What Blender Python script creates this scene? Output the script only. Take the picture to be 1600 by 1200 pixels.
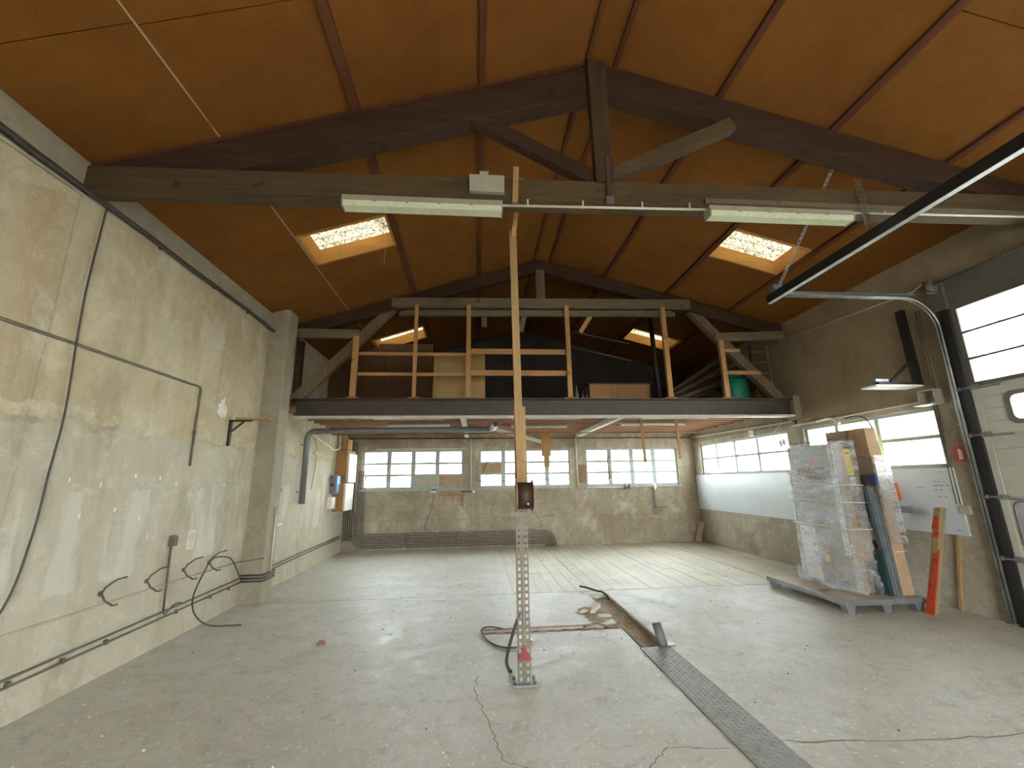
import bpy, math, random
from mathutils import Vector, Matrix
rnd = random.Random(7)
S = bpy.context.scene
COL = S.collection
PI = math.pi
for o in list(bpy.data.objects): bpy.data.objects.remove(o)

# ---------------------------------------------------------------- camera, sky, exposure
cam = bpy.data.objects.new('camera', bpy.data.cameras.new('camera')); COL.objects.link(cam)
R = Matrix(((0.99647714, -0.00324585, -0.08380205), (-0.08240285, -0.22366489, -0.9711765), (-0.01559128, 0.9746607, -0.22314442)))
cam.matrix_world = Matrix.Translation((0, 0, 1.6)) @ R.to_4x4()
cam.data.sensor_width = 36; cam.data.lens = 660 / 1600 * 36
cam.data.clip_start = .05; cam.data.clip_end = 300
S.camera = cam
W = bpy.data.worlds.new('overcast_sky'); S.world = W; W.use_nodes = True
bg = W.node_tree.nodes['Background']
bg.inputs[0].default_value = (0.93, 0.98, 0.98, 1); bg.inputs[1].default_value = 1.35
S.view_settings.view_transform = 'Standard'; S.view_settings.look = 'None'
S.view_settings.exposure = 4.55; S.view_settings.gamma = 1; S.view_settings.use_curve_mapping = False
try:
    S.cycles.use_denoising = True
    S.cycles.max_bounces = 14; S.cycles.diffuse_bounces = 8; S.cycles.transparent_max_bounces = 24
    S.cycles.sample_clamp_indirect = 6; S.cycles.caustics_reflective = False; S.cycles.caustics_refractive = False
except Exception: pass

XL, XR, YF, YB = -3.25, 5.82, 11.07, -4.0
ZR, XRID = 5.70, 1.17; SL = (ZR - 4.25) / (XRID + 3.25); SR = .27
def roofz(x): return ZR + (SL * (x - XRID) if x < XRID else -SR * (x - XRID))

# ---------------------------------------------------------------- helpers
def wl(o):
    v = Vector((0, 0, 0))
    while o is not None: v += o.location; o = o.parent
    return v
def tag(o, label=None, cat=None, group=None, kind=None):
    if label: o['label'] = label
    if cat: o['category'] = cat
    if group: o['group'] = group
    if kind: o['kind'] = kind
    return o
def T(name, label, cat, loc, group=None):
    o = bpy.data.objects.new(name, None); COL.objects.link(o); o.location = loc; o.empty_display_size = .1
    return tag(o, label, cat, group)
def V(*a): return Vector(a)
class MB:
    def __init__(s): s.v = []; s.f = []; s.sm = []
    def face(s, idx, sm=False): s.f.append(idx); s.sm.append(sm)
    def hexa(s, p):   # 8 points: bottom ring 0-3, top ring 4-7
        n = len(s.v); s.v += [Vector(q) for q in p]
        for q in ((3, 2, 1, 0), (4, 5, 6, 7), (0, 1, 5, 4), (1, 2, 6, 5), (2, 3, 7, 6), (3, 0, 4, 7)): s.face([n + i for i in q])
        return s
    def box(s, x0, x1, y0, y1, z0, z1):
        return s.hexa([(x0, y0, z0), (x1, y0, z0), (x1, y1, z0), (x0, y1, z0), (x0, y0, z1), (x1, y0, z1), (x1, y1, z1), (x0, y1, z1)])
    def beam(s, p, q, w, h, up=(0, 0, 1), ca=0, cb=0):   # w across, h along up; ca/cb shear of ends
        p, q = Vector(p), Vector(q); d = (q - p).normalized(); up = Vector(up)
        a = d.cross(up).normalized(); u = a.cross(d).normalized()
        r = []
        for c, k in ((p, ca), (q, cb)):
            r.append([c + a * sx * w / 2 + u * sz * h / 2 + d * k * sz for sx, sz in ((-1, -1), (1, -1), (1, 1), (-1, 1))])
        n = len(s.v); s.v += r[0] + r[1]
        for f in ((0, 1, 2, 3), (7, 6, 5, 4), (0, 4, 5, 1), (1, 5, 6, 2), (2, 6, 7, 3), (3, 7, 4, 0)): s.face([n + i for i in f])
        return s
    def tube(s, pts, r, n=8, cap=True, rr=None):
        pts = [Vector(p) for p in pts]; N = len(pts); base = len(s.v); prev = None
        for i, p in enumerate(pts):
            d = (pts[min(i + 1, N - 1)] - pts[max(i - 1, 0)])
            d = d.normalized() if d.length > 1e-9 else Vector((0, 0, 1))
            if prev is None:
                u = d.cross(Vector((0, 0, 1)) if abs(d.z) < .9 else Vector((1, 0, 0))).normalized()
            else:
                u = (prev - d * prev.dot(d)).normalized()
            prev = u; w = d.cross(u); ri = rr[i] if rr else r
            for k in range(n):
                a = 2 * PI * k / n; s.v.append(p + (u * math.cos(a) + w * math.sin(a)) * ri)
        for i in range(N - 1):
            for k in range(n):
                a = base + i * n + k; b = base + i * n + (k + 1) % n; s.face([a, b, b + n, a + n], True)
        if cap:
            s.face([base + k for k in range(n)][::-1]); s.face([base + (N - 1) * n + k for k in range(n)])
        return s
    def prism(s, poly, axis, a, b):   # poly in the two other axes, in order
        n = len(s.v); m = len(poly)
        def mk(p, c):
            return V(c, p[0], p[1]) if axis == 'x' else V(p[0], c, p[1]) if axis == 'y' else V(p[0], p[1], c)
        s.v += [mk(p, a) for p in poly] + [mk(p, b) for p in poly]
        s.face(list(range(n, n + m))[::-1]); s.face(list(range(n + m, n + 2 * m)))
        for i in range(m): s.face([n + i, n + (i + 1) % m, n + m + (i + 1) % m, n + m + i])
        return s
    def grid(s, nu, nv, fn, sm=True):
        n = len(s.v)
        for j in range(nv + 1):
            for i in range(nu + 1): s.v.append(Vector(fn(i / nu, j / nv)))
        for j in range(nv):
            for i in range(nu):
                a = n + j * (nu + 1) + i; s.face([a, a + 1, a + nu + 2, a + nu + 1], sm)
        return s
    def cells(s, xs, ys, zs, solid):   # watertight shell of the solid cells
        idx = {}
        def vid(i, j, k):
            if (i, j, k) not in idx: idx[(i, j, k)] = len(s.v); s.v.append(V(xs[i], ys[j], zs[k]))
            return idx[(i, j, k)]
        nx, ny, nz = len(xs) - 1, len(ys) - 1, len(zs) - 1
        def so(i, j, k):
            return 0 <= i < nx and 0 <= j < ny and 0 <= k < nz and solid((xs[i] + xs[i + 1]) / 2, (ys[j] + ys[j + 1]) / 2, (zs[k] + zs[k + 1]) / 2)
        for i in range(nx):
            for j in range(ny):
                for k in range(nz):
                    if not so(i, j, k): continue
                    c = lambda a, b, d: vid(i + a, j + b, k + d)
                    if not so(i - 1, j, k): s.face([c(0, 0, 0), c(0, 0, 1), c(0, 1, 1), c(0, 1, 0)])
                    if not so(i + 1, j, k): s.face([c(1, 0, 0), c(1, 1, 0), c(1, 1, 1), c(1, 0, 1)])
                    if not so(i, j - 1, k): s.face([c(0, 0, 0), c(1, 0, 0), c(1, 0, 1), c(0, 0, 1)])
                    if not so(i, j + 1, k): s.face([c(0, 1, 0), c(0, 1, 1), c(1, 1, 1), c(1, 1, 0)])
                    if not so(i, j, k - 1): s.face([c(0, 0, 0), c(0, 1, 0), c(1, 1, 0), c(1, 0, 0)])
                    if not so(i, j, k + 1): s.face([c(0, 0, 1), c(1, 0, 1), c(1, 1, 1), c(0, 1, 1)])
        return s
    def build(s, name, m, parent=None, bev=0, loc=None, sub=0):
        if parent is not None: o0 = wl(parent)
        elif loc is not None: o0 = Vector(loc)
        else:
            lo = [min(v[i] for v in s.v) for i in range(3)]; hi = [max(v[i] for v in s.v) for i in range(3)]
            o0 = V((lo[0] + hi[0]) / 2, (lo[1] + hi[1]) / 2, lo[2])
        me = bpy.data.meshes.new(name)
        me.from_pydata([tuple(v - o0) for v in s.v], [], s.f)
        me.polygons.foreach_set('use_smooth', s.sm); me.materials.append(m); me.update()
        o = bpy.data.objects.new(name, me); COL.objects.link(o)
        if parent is not None: o.parent = parent
        else: o.location = o0
        if bev:
            b = o.modifiers.new('bevel', 'BEVEL'); b.width = bev; b.segments = 2; b.limit_method = 'ANGLE'
        if sub:
            b = o.modifiers.new('subdivision', 'SUBSURF'); b.levels = sub; b.render_levels = sub
        return o
def B(*a): return MB().box(*a)
def smooth(pts, k=6):
    P = [Vector(p) for p in pts]; out = []
    for i in range(len(P) - 1):
        p0 = P[max(i - 1, 0)]; p1 = P[i]; p2 = P[i + 1]; p3 = P[min(i + 2, len(P) - 1)]
        for j in range(k):
            t = j / k
            out.append(.5 * ((2 * p1) + (p2 - p0) * t + (2 * p0 - 5 * p1 + 4 * p2 - p3) * t * t + (3 * p1 - p0 - 3 * p2 + p3) * t ** 3))
    out.append(P[-1]); return out
def arc(c, r, a0, a1, n, plane='xz', y=0):
    out = []
    for i in range(n + 1):
        a = math.radians(a0 + (a1 - a0) * i / n); u, v = c[0] + r * math.cos(a), c[1] + r * math.sin(a)
        out.append((u, y, v) if plane == 'xz' else (y, u, v) if plane == 'yz' else (u, v, y))
    return out

# ---------------------------------------------------------------- materials
def lin(c):
    return tuple(((x / 255) / 12.92 if x / 255 <= .04045 else ((x / 255 + .055) / 1.055) ** 2.4) for x in c) + (1,)
class NT:
    def __init__(s, name):
        s.m = bpy.data.materials.new(name); s.m.use_nodes = True; s.t = s.m.node_tree; s.n = s.t.nodes; s.l = s.t.links
        s.bs = s.n['Principled BSDF']; s.out = s.n['Material Output']; s.pos = s.n.new('ShaderNodeNewGeometry').outputs['Position']
    def map(s, scale, off=(0, 0, 0), src=None):
        n = s.n.new('ShaderNodeMapping'); n.inputs['Scale'].default_value = scale; n.inputs['Location'].default_value = off
        s.l.new(src or s.pos, n.inputs[0]); return n.outputs[0]
    def noise(s, scale, detail=4, rough=.55, vec=None, dist=0):
        n = s.n.new('ShaderNodeTexNoise'); n.inputs['Scale'].default_value = scale; n.inputs['Detail'].default_value = detail
        n.inputs['Roughness'].default_value = rough; n.inputs['Distortion'].default_value = dist
        s.l.new(vec or s.pos, n.inputs['Vector']); return n.outputs[0]
    def ramp(s, x, stops):
        n = s.n.new('ShaderNodeValToRGB'); s.l.new(x, n.inputs[0]); e = n.color_ramp.elements
        while len(e) < len(stops): e.new(.5)
        for i, (p, c) in enumerate(stops):
            e[i].position = p; e[i].color = c if len(c) == 4 else c + (1,)
        return n.outputs[0]
    def bw(s, x, a, b, lo=0, hi=1): return s.ramp(x, [(a, (lo,) * 3), (b, (hi,) * 3)])
    def mix(s, f, a, b, mode='MIX'):
        n = s.n.new('ShaderNodeMix'); n.data_type = 'RGBA'; n.blend_type = mode
        for i, x in ((0, f), (6, a), (7, b)):
            if hasattr(x, 'is_linked') or isinstance(x, bpy.types.NodeSocket): s.l.new(x, n.inputs[i])
            else: n.inputs[i].default_value = x
        return n.outputs[2]
    def math(s, op, a, b=0):
        n = s.n.new('ShaderNodeMath'); n.operation = op
        for i, x in ((0, a), (1, b)):
            if isinstance(x, bpy.types.NodeSocket): s.l.new(x, n.inputs[i])
            else: n.inputs[i].default_value = x
        return n.outputs[0]
    def xyz(s):
        n = s.n.new('ShaderNodeSeparateXYZ'); s.l.new(s.pos, n.inputs[0]); return n.outputs
    def bump(s, h, st, dist=.01):
        n = s.n.new('ShaderNodeBump'); n.inputs['Strength'].default_value = st; n.inputs['Distance'].default_value = dist
        s.l.new(h, n.inputs['Height']); s.l.new(n.outputs[0], s.bs.inputs['Normal']); return n.outputs[0]
    def col(s, c):
        if isinstance(c, bpy.types.NodeSocket): s.l.new(c, s.bs.inputs['Base Color'])
        else: s.bs.inputs['Base Color'].default_value = c
    def done(s, rough=.8, metal=0, spec=.5):
        s.bs.inputs['Roughness'].default_value = rough; s.bs.inputs['Metallic'].default_value = metal
        s.bs.inputs['Specular IOR Level'].default_value = spec; return s.m
def line_at(t, coord, at, w, wob):   # 1 on a thin line where coord == at (wobbling)
    d = t.math('ABSOLUTE', t.math('SUBTRACT', t.math('ADD', coord, t.math('MULTIPLY', wob, .05)), at))
    return t.math('LESS_THAN', d, w)
def concrete(name, base, dark, light, stain, seed=0, hl=(), vl=(), vaxis=1, patches=.3, streak=.5, rust=None, zone=None, bands=False):
    t = NT(name); off = (seed, seed * 1.7, seed * .6)
    big = t.noise(.55, 5, .6, t.map((1, 1, 1), off)); med = t.noise(2.2, 8, .65, t.map((1, 1, .8), off), .3)
    fine = t.noise(38, 6, .7); mot = t.noise(9, 6, .7, t.map((1, 1, 1), off))
    c = t.ramp(big, [(.32, lin(dark)), (.5, lin(base)), (.7, lin(light))])
    c = t.mix(t.bw(med, .35, .75, 0, .65), c, lin(stain))
    c = t.mix(t.bw(mot, .4, .7, 0, .45), c, lin(dark)); m3 = t.noise(20, 8, .8); c = t.mix(t.bw(m3, .3, .48, .4, 0), c, lin(tuple(x * .8 for x in dark)))
    drip = t.noise(1, 5, .6, t.map((3.2, 3.2, .28), off)); c = t.mix(t.bw(drip, .5, .75, 0, streak), c, lin(stain))
    pt = t.noise(1.1, 7, .6, t.map((1.3, 1.3, .9), (seed + 3, 5, 2)), .4)
    c = t.mix(t.bw(pt, .56, .66, 0, patches), c, lin(tuple(min(255, x + 22) for x in light)))
    if rust:
        rs = t.noise(1.4, 7, .7, t.map((1, 1, 1.2), (seed + 9, 2, 7)), .5); c = t.mix(t.bw(rs, .52, .68, 0, .6), c, lin(rust))
    wob = t.noise(1.6, 5, .6); X = t.xyz()
    for z in hl: c = t.mix(t.math('MULTIPLY', line_at(t, X[2], z, .006, wob), .28), c, lin(tuple(x * .55 for x in stain)))
    for y in vl: c = t.mix(t.math('MULTIPLY', line_at(t, X[vaxis], y, .007, wob), .3), c, lin(tuple(x * .6 for x in stain)))
    if not bands:
        g1 = t.noise(4.5, 9, .8, t.map((1, 1, 1), (seed, 3, 8)), .9); c = t.mix(t.bw(g1, .54, .68, 0, .45), c, lin(tuple(min(255, x + 24) for x in light))); g2 = t.noise(2.4, 9, .75, t.map((1, 1, .6), (seed, 13, 2)), .7); c = t.mix(t.bw(g2, .54, .7, 0, .55), c, lin(tuple(x * .8 for x in dark)))
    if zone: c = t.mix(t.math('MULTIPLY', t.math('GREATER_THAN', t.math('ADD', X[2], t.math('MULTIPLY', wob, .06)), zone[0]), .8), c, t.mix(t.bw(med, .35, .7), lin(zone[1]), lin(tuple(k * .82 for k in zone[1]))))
    if bands:   # rough pour line near 2.1 m, efflorescence patches below it
        zz = t.math('ADD', X[2], t.math('MULTIPLY', t.noise(2.2, 6, .65), .35))
        c = t.mix(t.math('MULTIPLY', t.math('LESS_THAN', zz, 2.30), .5), c, lin((180, 177, 164)))
        c = t.mix(t.bw(t.noise(1, 7, .7, t.map((2.2, 2.2, .7), (4, 1, 9)), .6), .5, .68, 0, .55), c, lin((150, 138, 112)))
        c = t.mix(t.bw(t.noise(3.1, 8, .8, t.map((1, 1, 1), (14, 1, 9)), .8), .52, .64, 0, .4), c, lin((216, 212, 196)))
        ln = t.math('LESS_THAN', t.math('ABSOLUTE', t.math('SUBTRACT', zz, 2.36)), .045); c = t.mix(t.math('MULTIPLY', t.math('MULTIPLY', ln, t.bw(t.noise(5, 5, .7), .45, .62)), .6), c, lin((206, 196, 172)))
        l2 = t.math('LESS_THAN', t.math('ABSOLUTE', t.math('SUBTRACT', zz, 2.285)), .02); c = t.mix(t.math('MULTIPLY', t.math('MULTIPLY', l2, t.bw(t.noise(3, 5, .7), .4, .65)), .5), c, lin((128, 116, 92)))
        zm = t.math('MULTIPLY', t.math('LESS_THAN', zz, 1.75), t.math('GREATER_THAN', zz, .95))
        dr_ = t.noise(1, 4, .55, t.map((3.0, 3.0, .55), (2, 7, 1)), .3); c = t.mix(t.math('MULTIPLY', zm, t.bw(dr_, .52, .6, 0, .45)), c, lin((212, 213, 202)))
    pits = t.noise(70, 2, .5); c = t.mix(t.bw(pits, .68, .74, 0, .5), c, lin(tuple(x * .6 for x in dark)))
    t.col(c); h = t.mix(.5, med, fine); t.bump(h, .5, .012)
    return t.done(.9, 0, .25)
def wood(name, c1, c2, axis='x', rough=.8, sc=1, knots=True):
    t = NT(name); st = {'x': (.9, 12, 12), 'y': (12, .9, 12), 'z': (12, 12, .9)}[axis]
    g = t.noise(1.6 * sc, 8, .65, t.map(st), .6); b = t.noise(1.3, 3, .5)
    c = t.mix(t.bw(g, .3, .7), lin(c1), lin(c2)); c = t.mix(t.bw(b, .4, .8, 0, .5), c, lin(tuple(x * .75 for x in c1)))
    if knots: c = t.mix(t.bw(t.noise(6, 2, .4), .7, .74, 0, .5), c, lin(tuple(x * .5 for x in c1)))
    t.col(c); t.bump(g, .25, .006); return t.done(rough, 0, .5 if 'plank' in name else .3)
def plain(name, c, rough=.5, metal=0, var=.12, bump=0, spec=.5, sc=8):
    t = NT(name); n = t.noise(sc, 5, .6)
    t.col(t.mix(t.bw(n, .3, .75, 0, 1), lin(c), lin(tuple(x * (1 - var) for x in c))))
    if bump: t.bump(t.noise(sc * 5, 4), bump, .004)
    return t.done(rough, metal, spec)

M = {}
M['wall_left'] = concrete('wall_left_concrete', (198, 186, 158), (176, 162, 132), (208, 198, 172), (172, 150, 114), 1, vl=(3.35,), vaxis=1, patches=.35, streak=.6, bands=True)
M['wall_far'] = concrete('wall_far_concrete', (172, 164, 144), (140, 130, 110), (190, 184, 166), (136, 116, 90), 4, hl=(.72, 1.05), vl=(-1.9, -.1, 3.3), vaxis=0, patches=.4, streak=.6, rust=(140, 112, 82))
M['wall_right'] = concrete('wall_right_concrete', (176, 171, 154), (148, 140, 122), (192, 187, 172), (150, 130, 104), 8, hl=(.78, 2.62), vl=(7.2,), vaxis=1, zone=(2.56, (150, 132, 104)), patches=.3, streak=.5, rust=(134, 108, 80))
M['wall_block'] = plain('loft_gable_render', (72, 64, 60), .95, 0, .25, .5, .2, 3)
M['column'] = concrete('column_concrete', (158, 150, 130), (144, 136, 116), (172, 164, 144), (138, 126, 104), 12, patches=.15, streak=.3)
M['wood_dark'] = wood('truss_timber_dark', (52, 34, 25), (74, 51, 37), 'x')
M['wood_darkz'] = wood('king_post_timber', (60, 43, 30), (82, 62, 43), 'z')
M['wood_tie'] = wood('tie_timber_weathered', (74, 59, 40), (96, 79, 56), 'x')
M['wood_purlin'] = wood('purlin_redwood', (78, 42, 26), (104, 62, 38), 'y')
M['wood_batten'] = wood('pale_batten', (184, 164, 132), (160, 138, 106), 'y')
M['wood_new'] = wood('new_pine_z', (166, 122, 76), (184, 144, 98), 'z')
M['wood_newx'] = wood('new_pine_x', (164, 118, 76), (182, 138, 94), 'x')
M['wood_grey'] = wood('grey_timber_x', (100, 88, 70), (126, 112, 90), 'x')
M['wood_greyz'] = wood('grey_timber_z', (98, 82, 62), (122, 104, 80), 'z')
M['wood_prop'] = wood('prop_plank', (176, 144, 98), (150, 116, 76), 'z')
M['joist'] = wood('joist_redwood', (176, 136, 110), (150, 108, 84), 'x')
M['plank'] = wood('floor_plank', (206, 198, 176), (192, 184, 160), 'y', .5)
M['plank2'] = wood('floor_plank_pale', (209, 202, 182), (196, 188, 167), 'y', .5)
M['plank3'] = wood('floor_plank_grey', (202, 195, 176), (187, 180, 160), 'y', .5)
M['lining'] = wood('skylight_lining_pine', (206, 152, 84), (182, 128, 66), 'x')
M['plywood'] = wood('plywood_sheet', (176, 146, 98), (160, 130, 84), 'z', .8, .5, False)
M['hardboard'] = wood('brown_partition_board', (104, 76, 52), (92, 66, 44), 'z', .9, .4, False)
M['ply_brown'] = wood('brown_backing_board', (166, 126, 84), (146, 106, 68), 'z')
M['card'] = plain('cardboard', (180, 152, 120), .85, 0, .1, .15, .2)
M['card2'] = plain('cardboard_dark', (146, 118, 90), .85, 0, .12, .15, .2)
M['fiberboard'] = plain('tan_fibreboard', (186, 168, 118), .9, 0, .08, .2, .2)
M['iron_dark'] = plain('painted_steel_beam', (68, 56, 46), .6, 0, .2, .1)
M['flange'] = plain('pale_flange_paint', (190, 182, 164), .6, 0, .15, .1)
M['black'] = plain('black_plastic', (34, 32, 32), .5)
M['cable'] = plain('grey_black_cable', (70, 66, 62), .6)
M['conduit'] = plain('dusty_conduit', (118, 110, 96), .6, 0, .3)
M['pvc'] = plain('grey_pvc_pipe', (112, 112, 108), .45, 0, .12)
M['galv'] = plain('galvanised_steel', (150, 152, 150), .4, .6, .25, .1)
M['steel'] = plain('worn_angle_iron', (122, 112, 96), .55, .2, .3, .1)
M['rail_dark'] = plain('black_hanger_rail', (46, 44, 44), .5, .2, .2)
M['grey_box'] = plain('grey_enclosure', (170, 166, 150), .5, 0, .08)
M['white_box'] = plain('white_enclosure', (226, 224, 214), .45, 0, .06)
M['blue_box'] = plain('blue_cover', (120, 156, 196), .4)
M['white_board'] = plain('white_melamine_board', (200, 206, 208), .35, 0, .05, 0, .5, 2)
M['white_pipe'] = plain('white_conduit', (214, 208, 192), .5, 0, .08)
M['red'] = plain('dark_red_paint', (138, 40, 42), .5, 0, .2)
M['sign_red'] = plain('sign_red_print', (206, 70, 60), .4)
M['sign_white'] = plain('sign_white_print', (236, 232, 224), .4)
M['ink'] = plain('marker_ink', (60, 62, 66), .7)
M['orange'] = plain('orange_plastic', (206, 112, 56), .45)
M['grey_plastic'] = plain('grey_socket_plastic', (126, 126, 136), .5)
M['reel'] = plain('brown_reel', (62, 40, 32), .6, 0, .3, .2)
M['teal'] = plain('teal_plastic', (30, 120, 98), .5, 0, .15)
M['sack'] = plain('ochre_sack', (140, 118, 56), .9, 0, .3, .3)
M['yellow'] = plain('yellow_label', (236, 204, 20), .5)
M['plaster'] = plain('white_plaster', (238, 230, 216), .9, 0, .15, .3)
M['brick'] = plain('broken_brick', (160, 120, 96), .9, 0, .25, .3)
M['frame_paint'] = plain('grey_green_window_paint', (170, 178, 168), .6, 0, .15)
M['door_skin'] = plain('door_panel_skin', (190, 188, 174), .45, 0, .06)
M['door_frame'] = plain('door_frame_grey', (112, 108, 100), .6, 0, .12)
M['insert'] = plain('grey_door_insert', (178, 174, 178), .5)
M['pallet'] = plain('pallet_board', (196, 178, 150), .8, 0, .12, .2)
M['pallet_metal'] = plain('pallet_steel', (150, 156, 158), .4, .5, .2)
M['green_profile'] = plain('dark_green_profile', (40, 74, 74), .4)
M['grey_profile'] = plain('blue_grey_profile', (106, 124, 132), .4, .3)
M['blue_tape'] = plain('blue_tape', (30, 88, 170), .4)
M['red_tape'] = plain('glossy_orange_tape', (206, 74, 40), .25, 0, .3, .3, .6, 20)
M['post_wood'] = wood('post_timber', (164, 142, 106), (140, 118, 84), 'z')
M['tarmac'] = plain('yard_concrete', (170, 168, 160), .9, 0, .1)
M['trench'] = plain('trench_mortar', (198, 180, 158), .95, 0, .25, .6, .2, 14)
M['tube_glass'] = plain('tube_white', (236, 240, 232), .3, 0, .03)

def mat_floor():
    t = NT('floor_concrete'); big = t.noise(.5, 5, .6); med = t.noise(2.6, 9, .7, None, .4); fine = t.noise(45, 5, .7)
    c = t.ramp(big, [(.3, lin((196, 192, 178))), (.5, lin((206, 203, 190))), (.7, lin((213, 212, 202)))])
    c = t.mix(t.bw(med, .35, .75, 0, .55), c, lin((182, 177, 162)))
    sm = t.noise(1, 6, .65, t.map((1.1, 1.7, 1)), .3); c = t.mix(t.bw(sm, .5, .75, 0, .45), c, lin((164, 156, 138)))
    w = t.noise(3.2, 9, .8, t.map((1, 1, 1), (5, 1, 0)), .8); c = t.mix(t.bw(w, .56, .68, 0, .6), c, lin((216, 216, 212)))
    m2 = t.noise(7, 8, .8, None, .5); c = t.mix(t.bw(m2, .36, .48, .5, 0), c, lin((150, 144, 130))); sp = t.noise(26, 3, .6); c = t.mix(t.bw(sp, .6, .68, 0, .8), c, lin((232, 231, 226))); s3 = t.noise(60, 3, .7); c = t.mix(t.bw(s3, .35, .5, .3, 0), c, lin((160, 152, 138)))
    dk = t.noise(14, 3, .6, t.map((1, 1, 1), (3, 8, 1))); c = t.mix(t.bw(dk, .69, .74, 0, .55), c, lin((118, 104, 86)))
    t.col(c); t.bump(t.mix(.5, med, fine), .35, .01)
    rg = t.ramp(w, [(.42, (.6,) * 3), (.66, (.34,) * 3)]); m = t.done(.6, 0, .55); t.l.new(rg, t.bs.inputs['Roughness']); return m
M['floor'] = mat_floor()
def mat_ceiling():
    t = NT('ceiling_foam_board'); big = t.noise(.9, 5, .6); gr = t.noise(150, 2, .5); med = t.noise(6, 5, .6)
    c = t.ramp(big, [(.3, lin((116, 72, 31))), (.6, lin((132, 86, 38)))])
    c = t.mix(t.bw(med, .4, .8, 0, .35), c, lin((100, 60, 26))); c = t.mix(t.bw(gr, .45, .75, 0, .5), c, lin((76, 46, 20)))
    t.col(c); t.bump(gr, .3, .003); return t.done(.92, 0, .15)
M['ceiling'] = mat_ceiling()
def mat_plate():
    t = NT('chequer_plate_steel')
    t.col(t.mix(t.bw(t.noise(12, 6, .7), .3, .7), lin((164, 163, 156)), lin((132, 130, 122)))); return t.done(.5, .45)
M['plate'] = mat_plate()
def mat_glass(name, dirt=.3, tint=(.95, .98, 1, 1)):
    t = NT(name); t.n.remove(t.bs)
    tr = t.n.new('ShaderNodeBsdfTransparent'); tr.inputs[0].default_value = tint
    tl = t.n.new('ShaderNodeBsdfTranslucent'); tl.inputs[0].default_value = (.9, .93, .93, 1)
    gl = t.n.new('ShaderNodeBsdfGlossy'); gl.inputs['Roughness'].default_value = .08
    a = t.n.new('ShaderNodeMixShader'); t.l.new(t.bw(t.noise(5, 6, .7), .3, .8, dirt * .6, dirt * 1.4), a.inputs[0]); t.l.new(tr.outputs[0], a.inputs[1]); t.l.new(tl.outputs[0], a.inputs[2])
    fr = t.n.new('ShaderNodeLayerWeight'); fr.inputs[0].default_value = .5; ff = t.math('ADD', t.math('MULTIPLY', t.math('POWER', fr.outputs['Facing'], 5), .7), .03)
    b = t.n.new('ShaderNodeMixShader'); t.l.new(ff, b.inputs[0]); t.l.new(a.outputs[0], b.inputs[1]); t.l.new(gl.outputs[0], b.inputs[2])
    t.l.new(b.outputs[0], t.out.inputs[0]); return t.m
M['glass'] = mat_glass('dusty_window_glass', .22)
M['plexi'] = mat_glass('door_glazing', .12)
def mat_sheet(name, c1, c2, a=.75, rib_shade=False):
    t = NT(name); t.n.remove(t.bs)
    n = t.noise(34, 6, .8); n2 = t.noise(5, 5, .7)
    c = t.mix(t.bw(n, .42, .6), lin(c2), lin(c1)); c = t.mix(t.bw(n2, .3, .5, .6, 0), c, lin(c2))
    if rib_shade: c = t.mix(t.bw(t.math('SINE', t.math('MULTIPLY', t.xyz()[1], 2 * PI / .177)), .0, 1, 0, .6), c, lin(c2))  # darker stripes along the corrugation, painting in the shading of its ribs
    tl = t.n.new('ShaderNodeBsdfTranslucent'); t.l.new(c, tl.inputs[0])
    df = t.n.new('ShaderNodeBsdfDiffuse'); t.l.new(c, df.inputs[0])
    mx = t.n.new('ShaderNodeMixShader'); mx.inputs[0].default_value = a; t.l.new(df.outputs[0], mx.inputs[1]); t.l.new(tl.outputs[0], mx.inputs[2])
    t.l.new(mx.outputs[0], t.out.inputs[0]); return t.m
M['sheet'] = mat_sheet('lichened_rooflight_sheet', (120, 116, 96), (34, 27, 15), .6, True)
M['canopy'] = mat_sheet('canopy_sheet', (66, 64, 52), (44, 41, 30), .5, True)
M['diffuser'] = mat_sheet('lamp_diffuser', (232, 236, 214), (214, 218, 190), .25)
def mat_film():
    t = NT('stretch_film'); t.n.remove(t.bs)
    n = t.noise(1, 7, .75, t.map((7, 7, 26)), 1.8); n2 = t.noise(1, 5, .6, t.map((3, 3, 6)))
    bp = t.n.new('ShaderNodeBump'); bp.inputs['Strength'].default_value = 1; bp.inputs['Distance'].default_value = .03; t.l.new(n, bp.inputs['Height'])
    tr = t.n.new('ShaderNodeBsdfTransparent'); tr.inputs[0].default_value = (.96, .97, .99, 1)
    gl = t.n.new('ShaderNodeBsdfGlossy'); gl.inputs['Roughness'].default_value = .1; t.l.new(bp.outputs[0], gl.inputs['Normal'])
    df = t.n.new('ShaderNodeBsdfDiffuse'); df.inputs[0].default_value = (.95, .97, 1, 1); t.l.new(bp.outputs[0], df.inputs['Normal'])
    a = t.n.new('ShaderNodeMixShader'); a.inputs[0].default_value = .45; t.l.new(gl.outputs[0], a.inputs[1]); t.l.new(df.outputs[0], a.inputs[2])
    f = t.mix(.5, t.bw(n, .44, .62, .02, 1), t.bw(n2, .4, .62, .02, .8))
    b = t.n.new('ShaderNodeMixShader'); t.l.new(f, b.inputs[0]); t.l.new(tr.outputs[0], b.inputs[1]); t.l.new(a.outputs[0], b.inputs[2])
    t.l.new(b.outputs[0], t.out.inputs[0]); return t.m
M['film'] = mat_film()
def mat_leaf():
    t = NT('leaf_green'); t.col(t.mix(t.bw(t.noise(3, 4), .3, .7), lin((120, 150, 96)), lin((86, 120, 70)))); return t.done(.7)
M['leaf'] = mat_leaf()

def struct(name, mb, m, label=None):
    return tag(mb.build(name, m, None, loc=(0, 0, 0)), label, None, None, 'structure')

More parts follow.
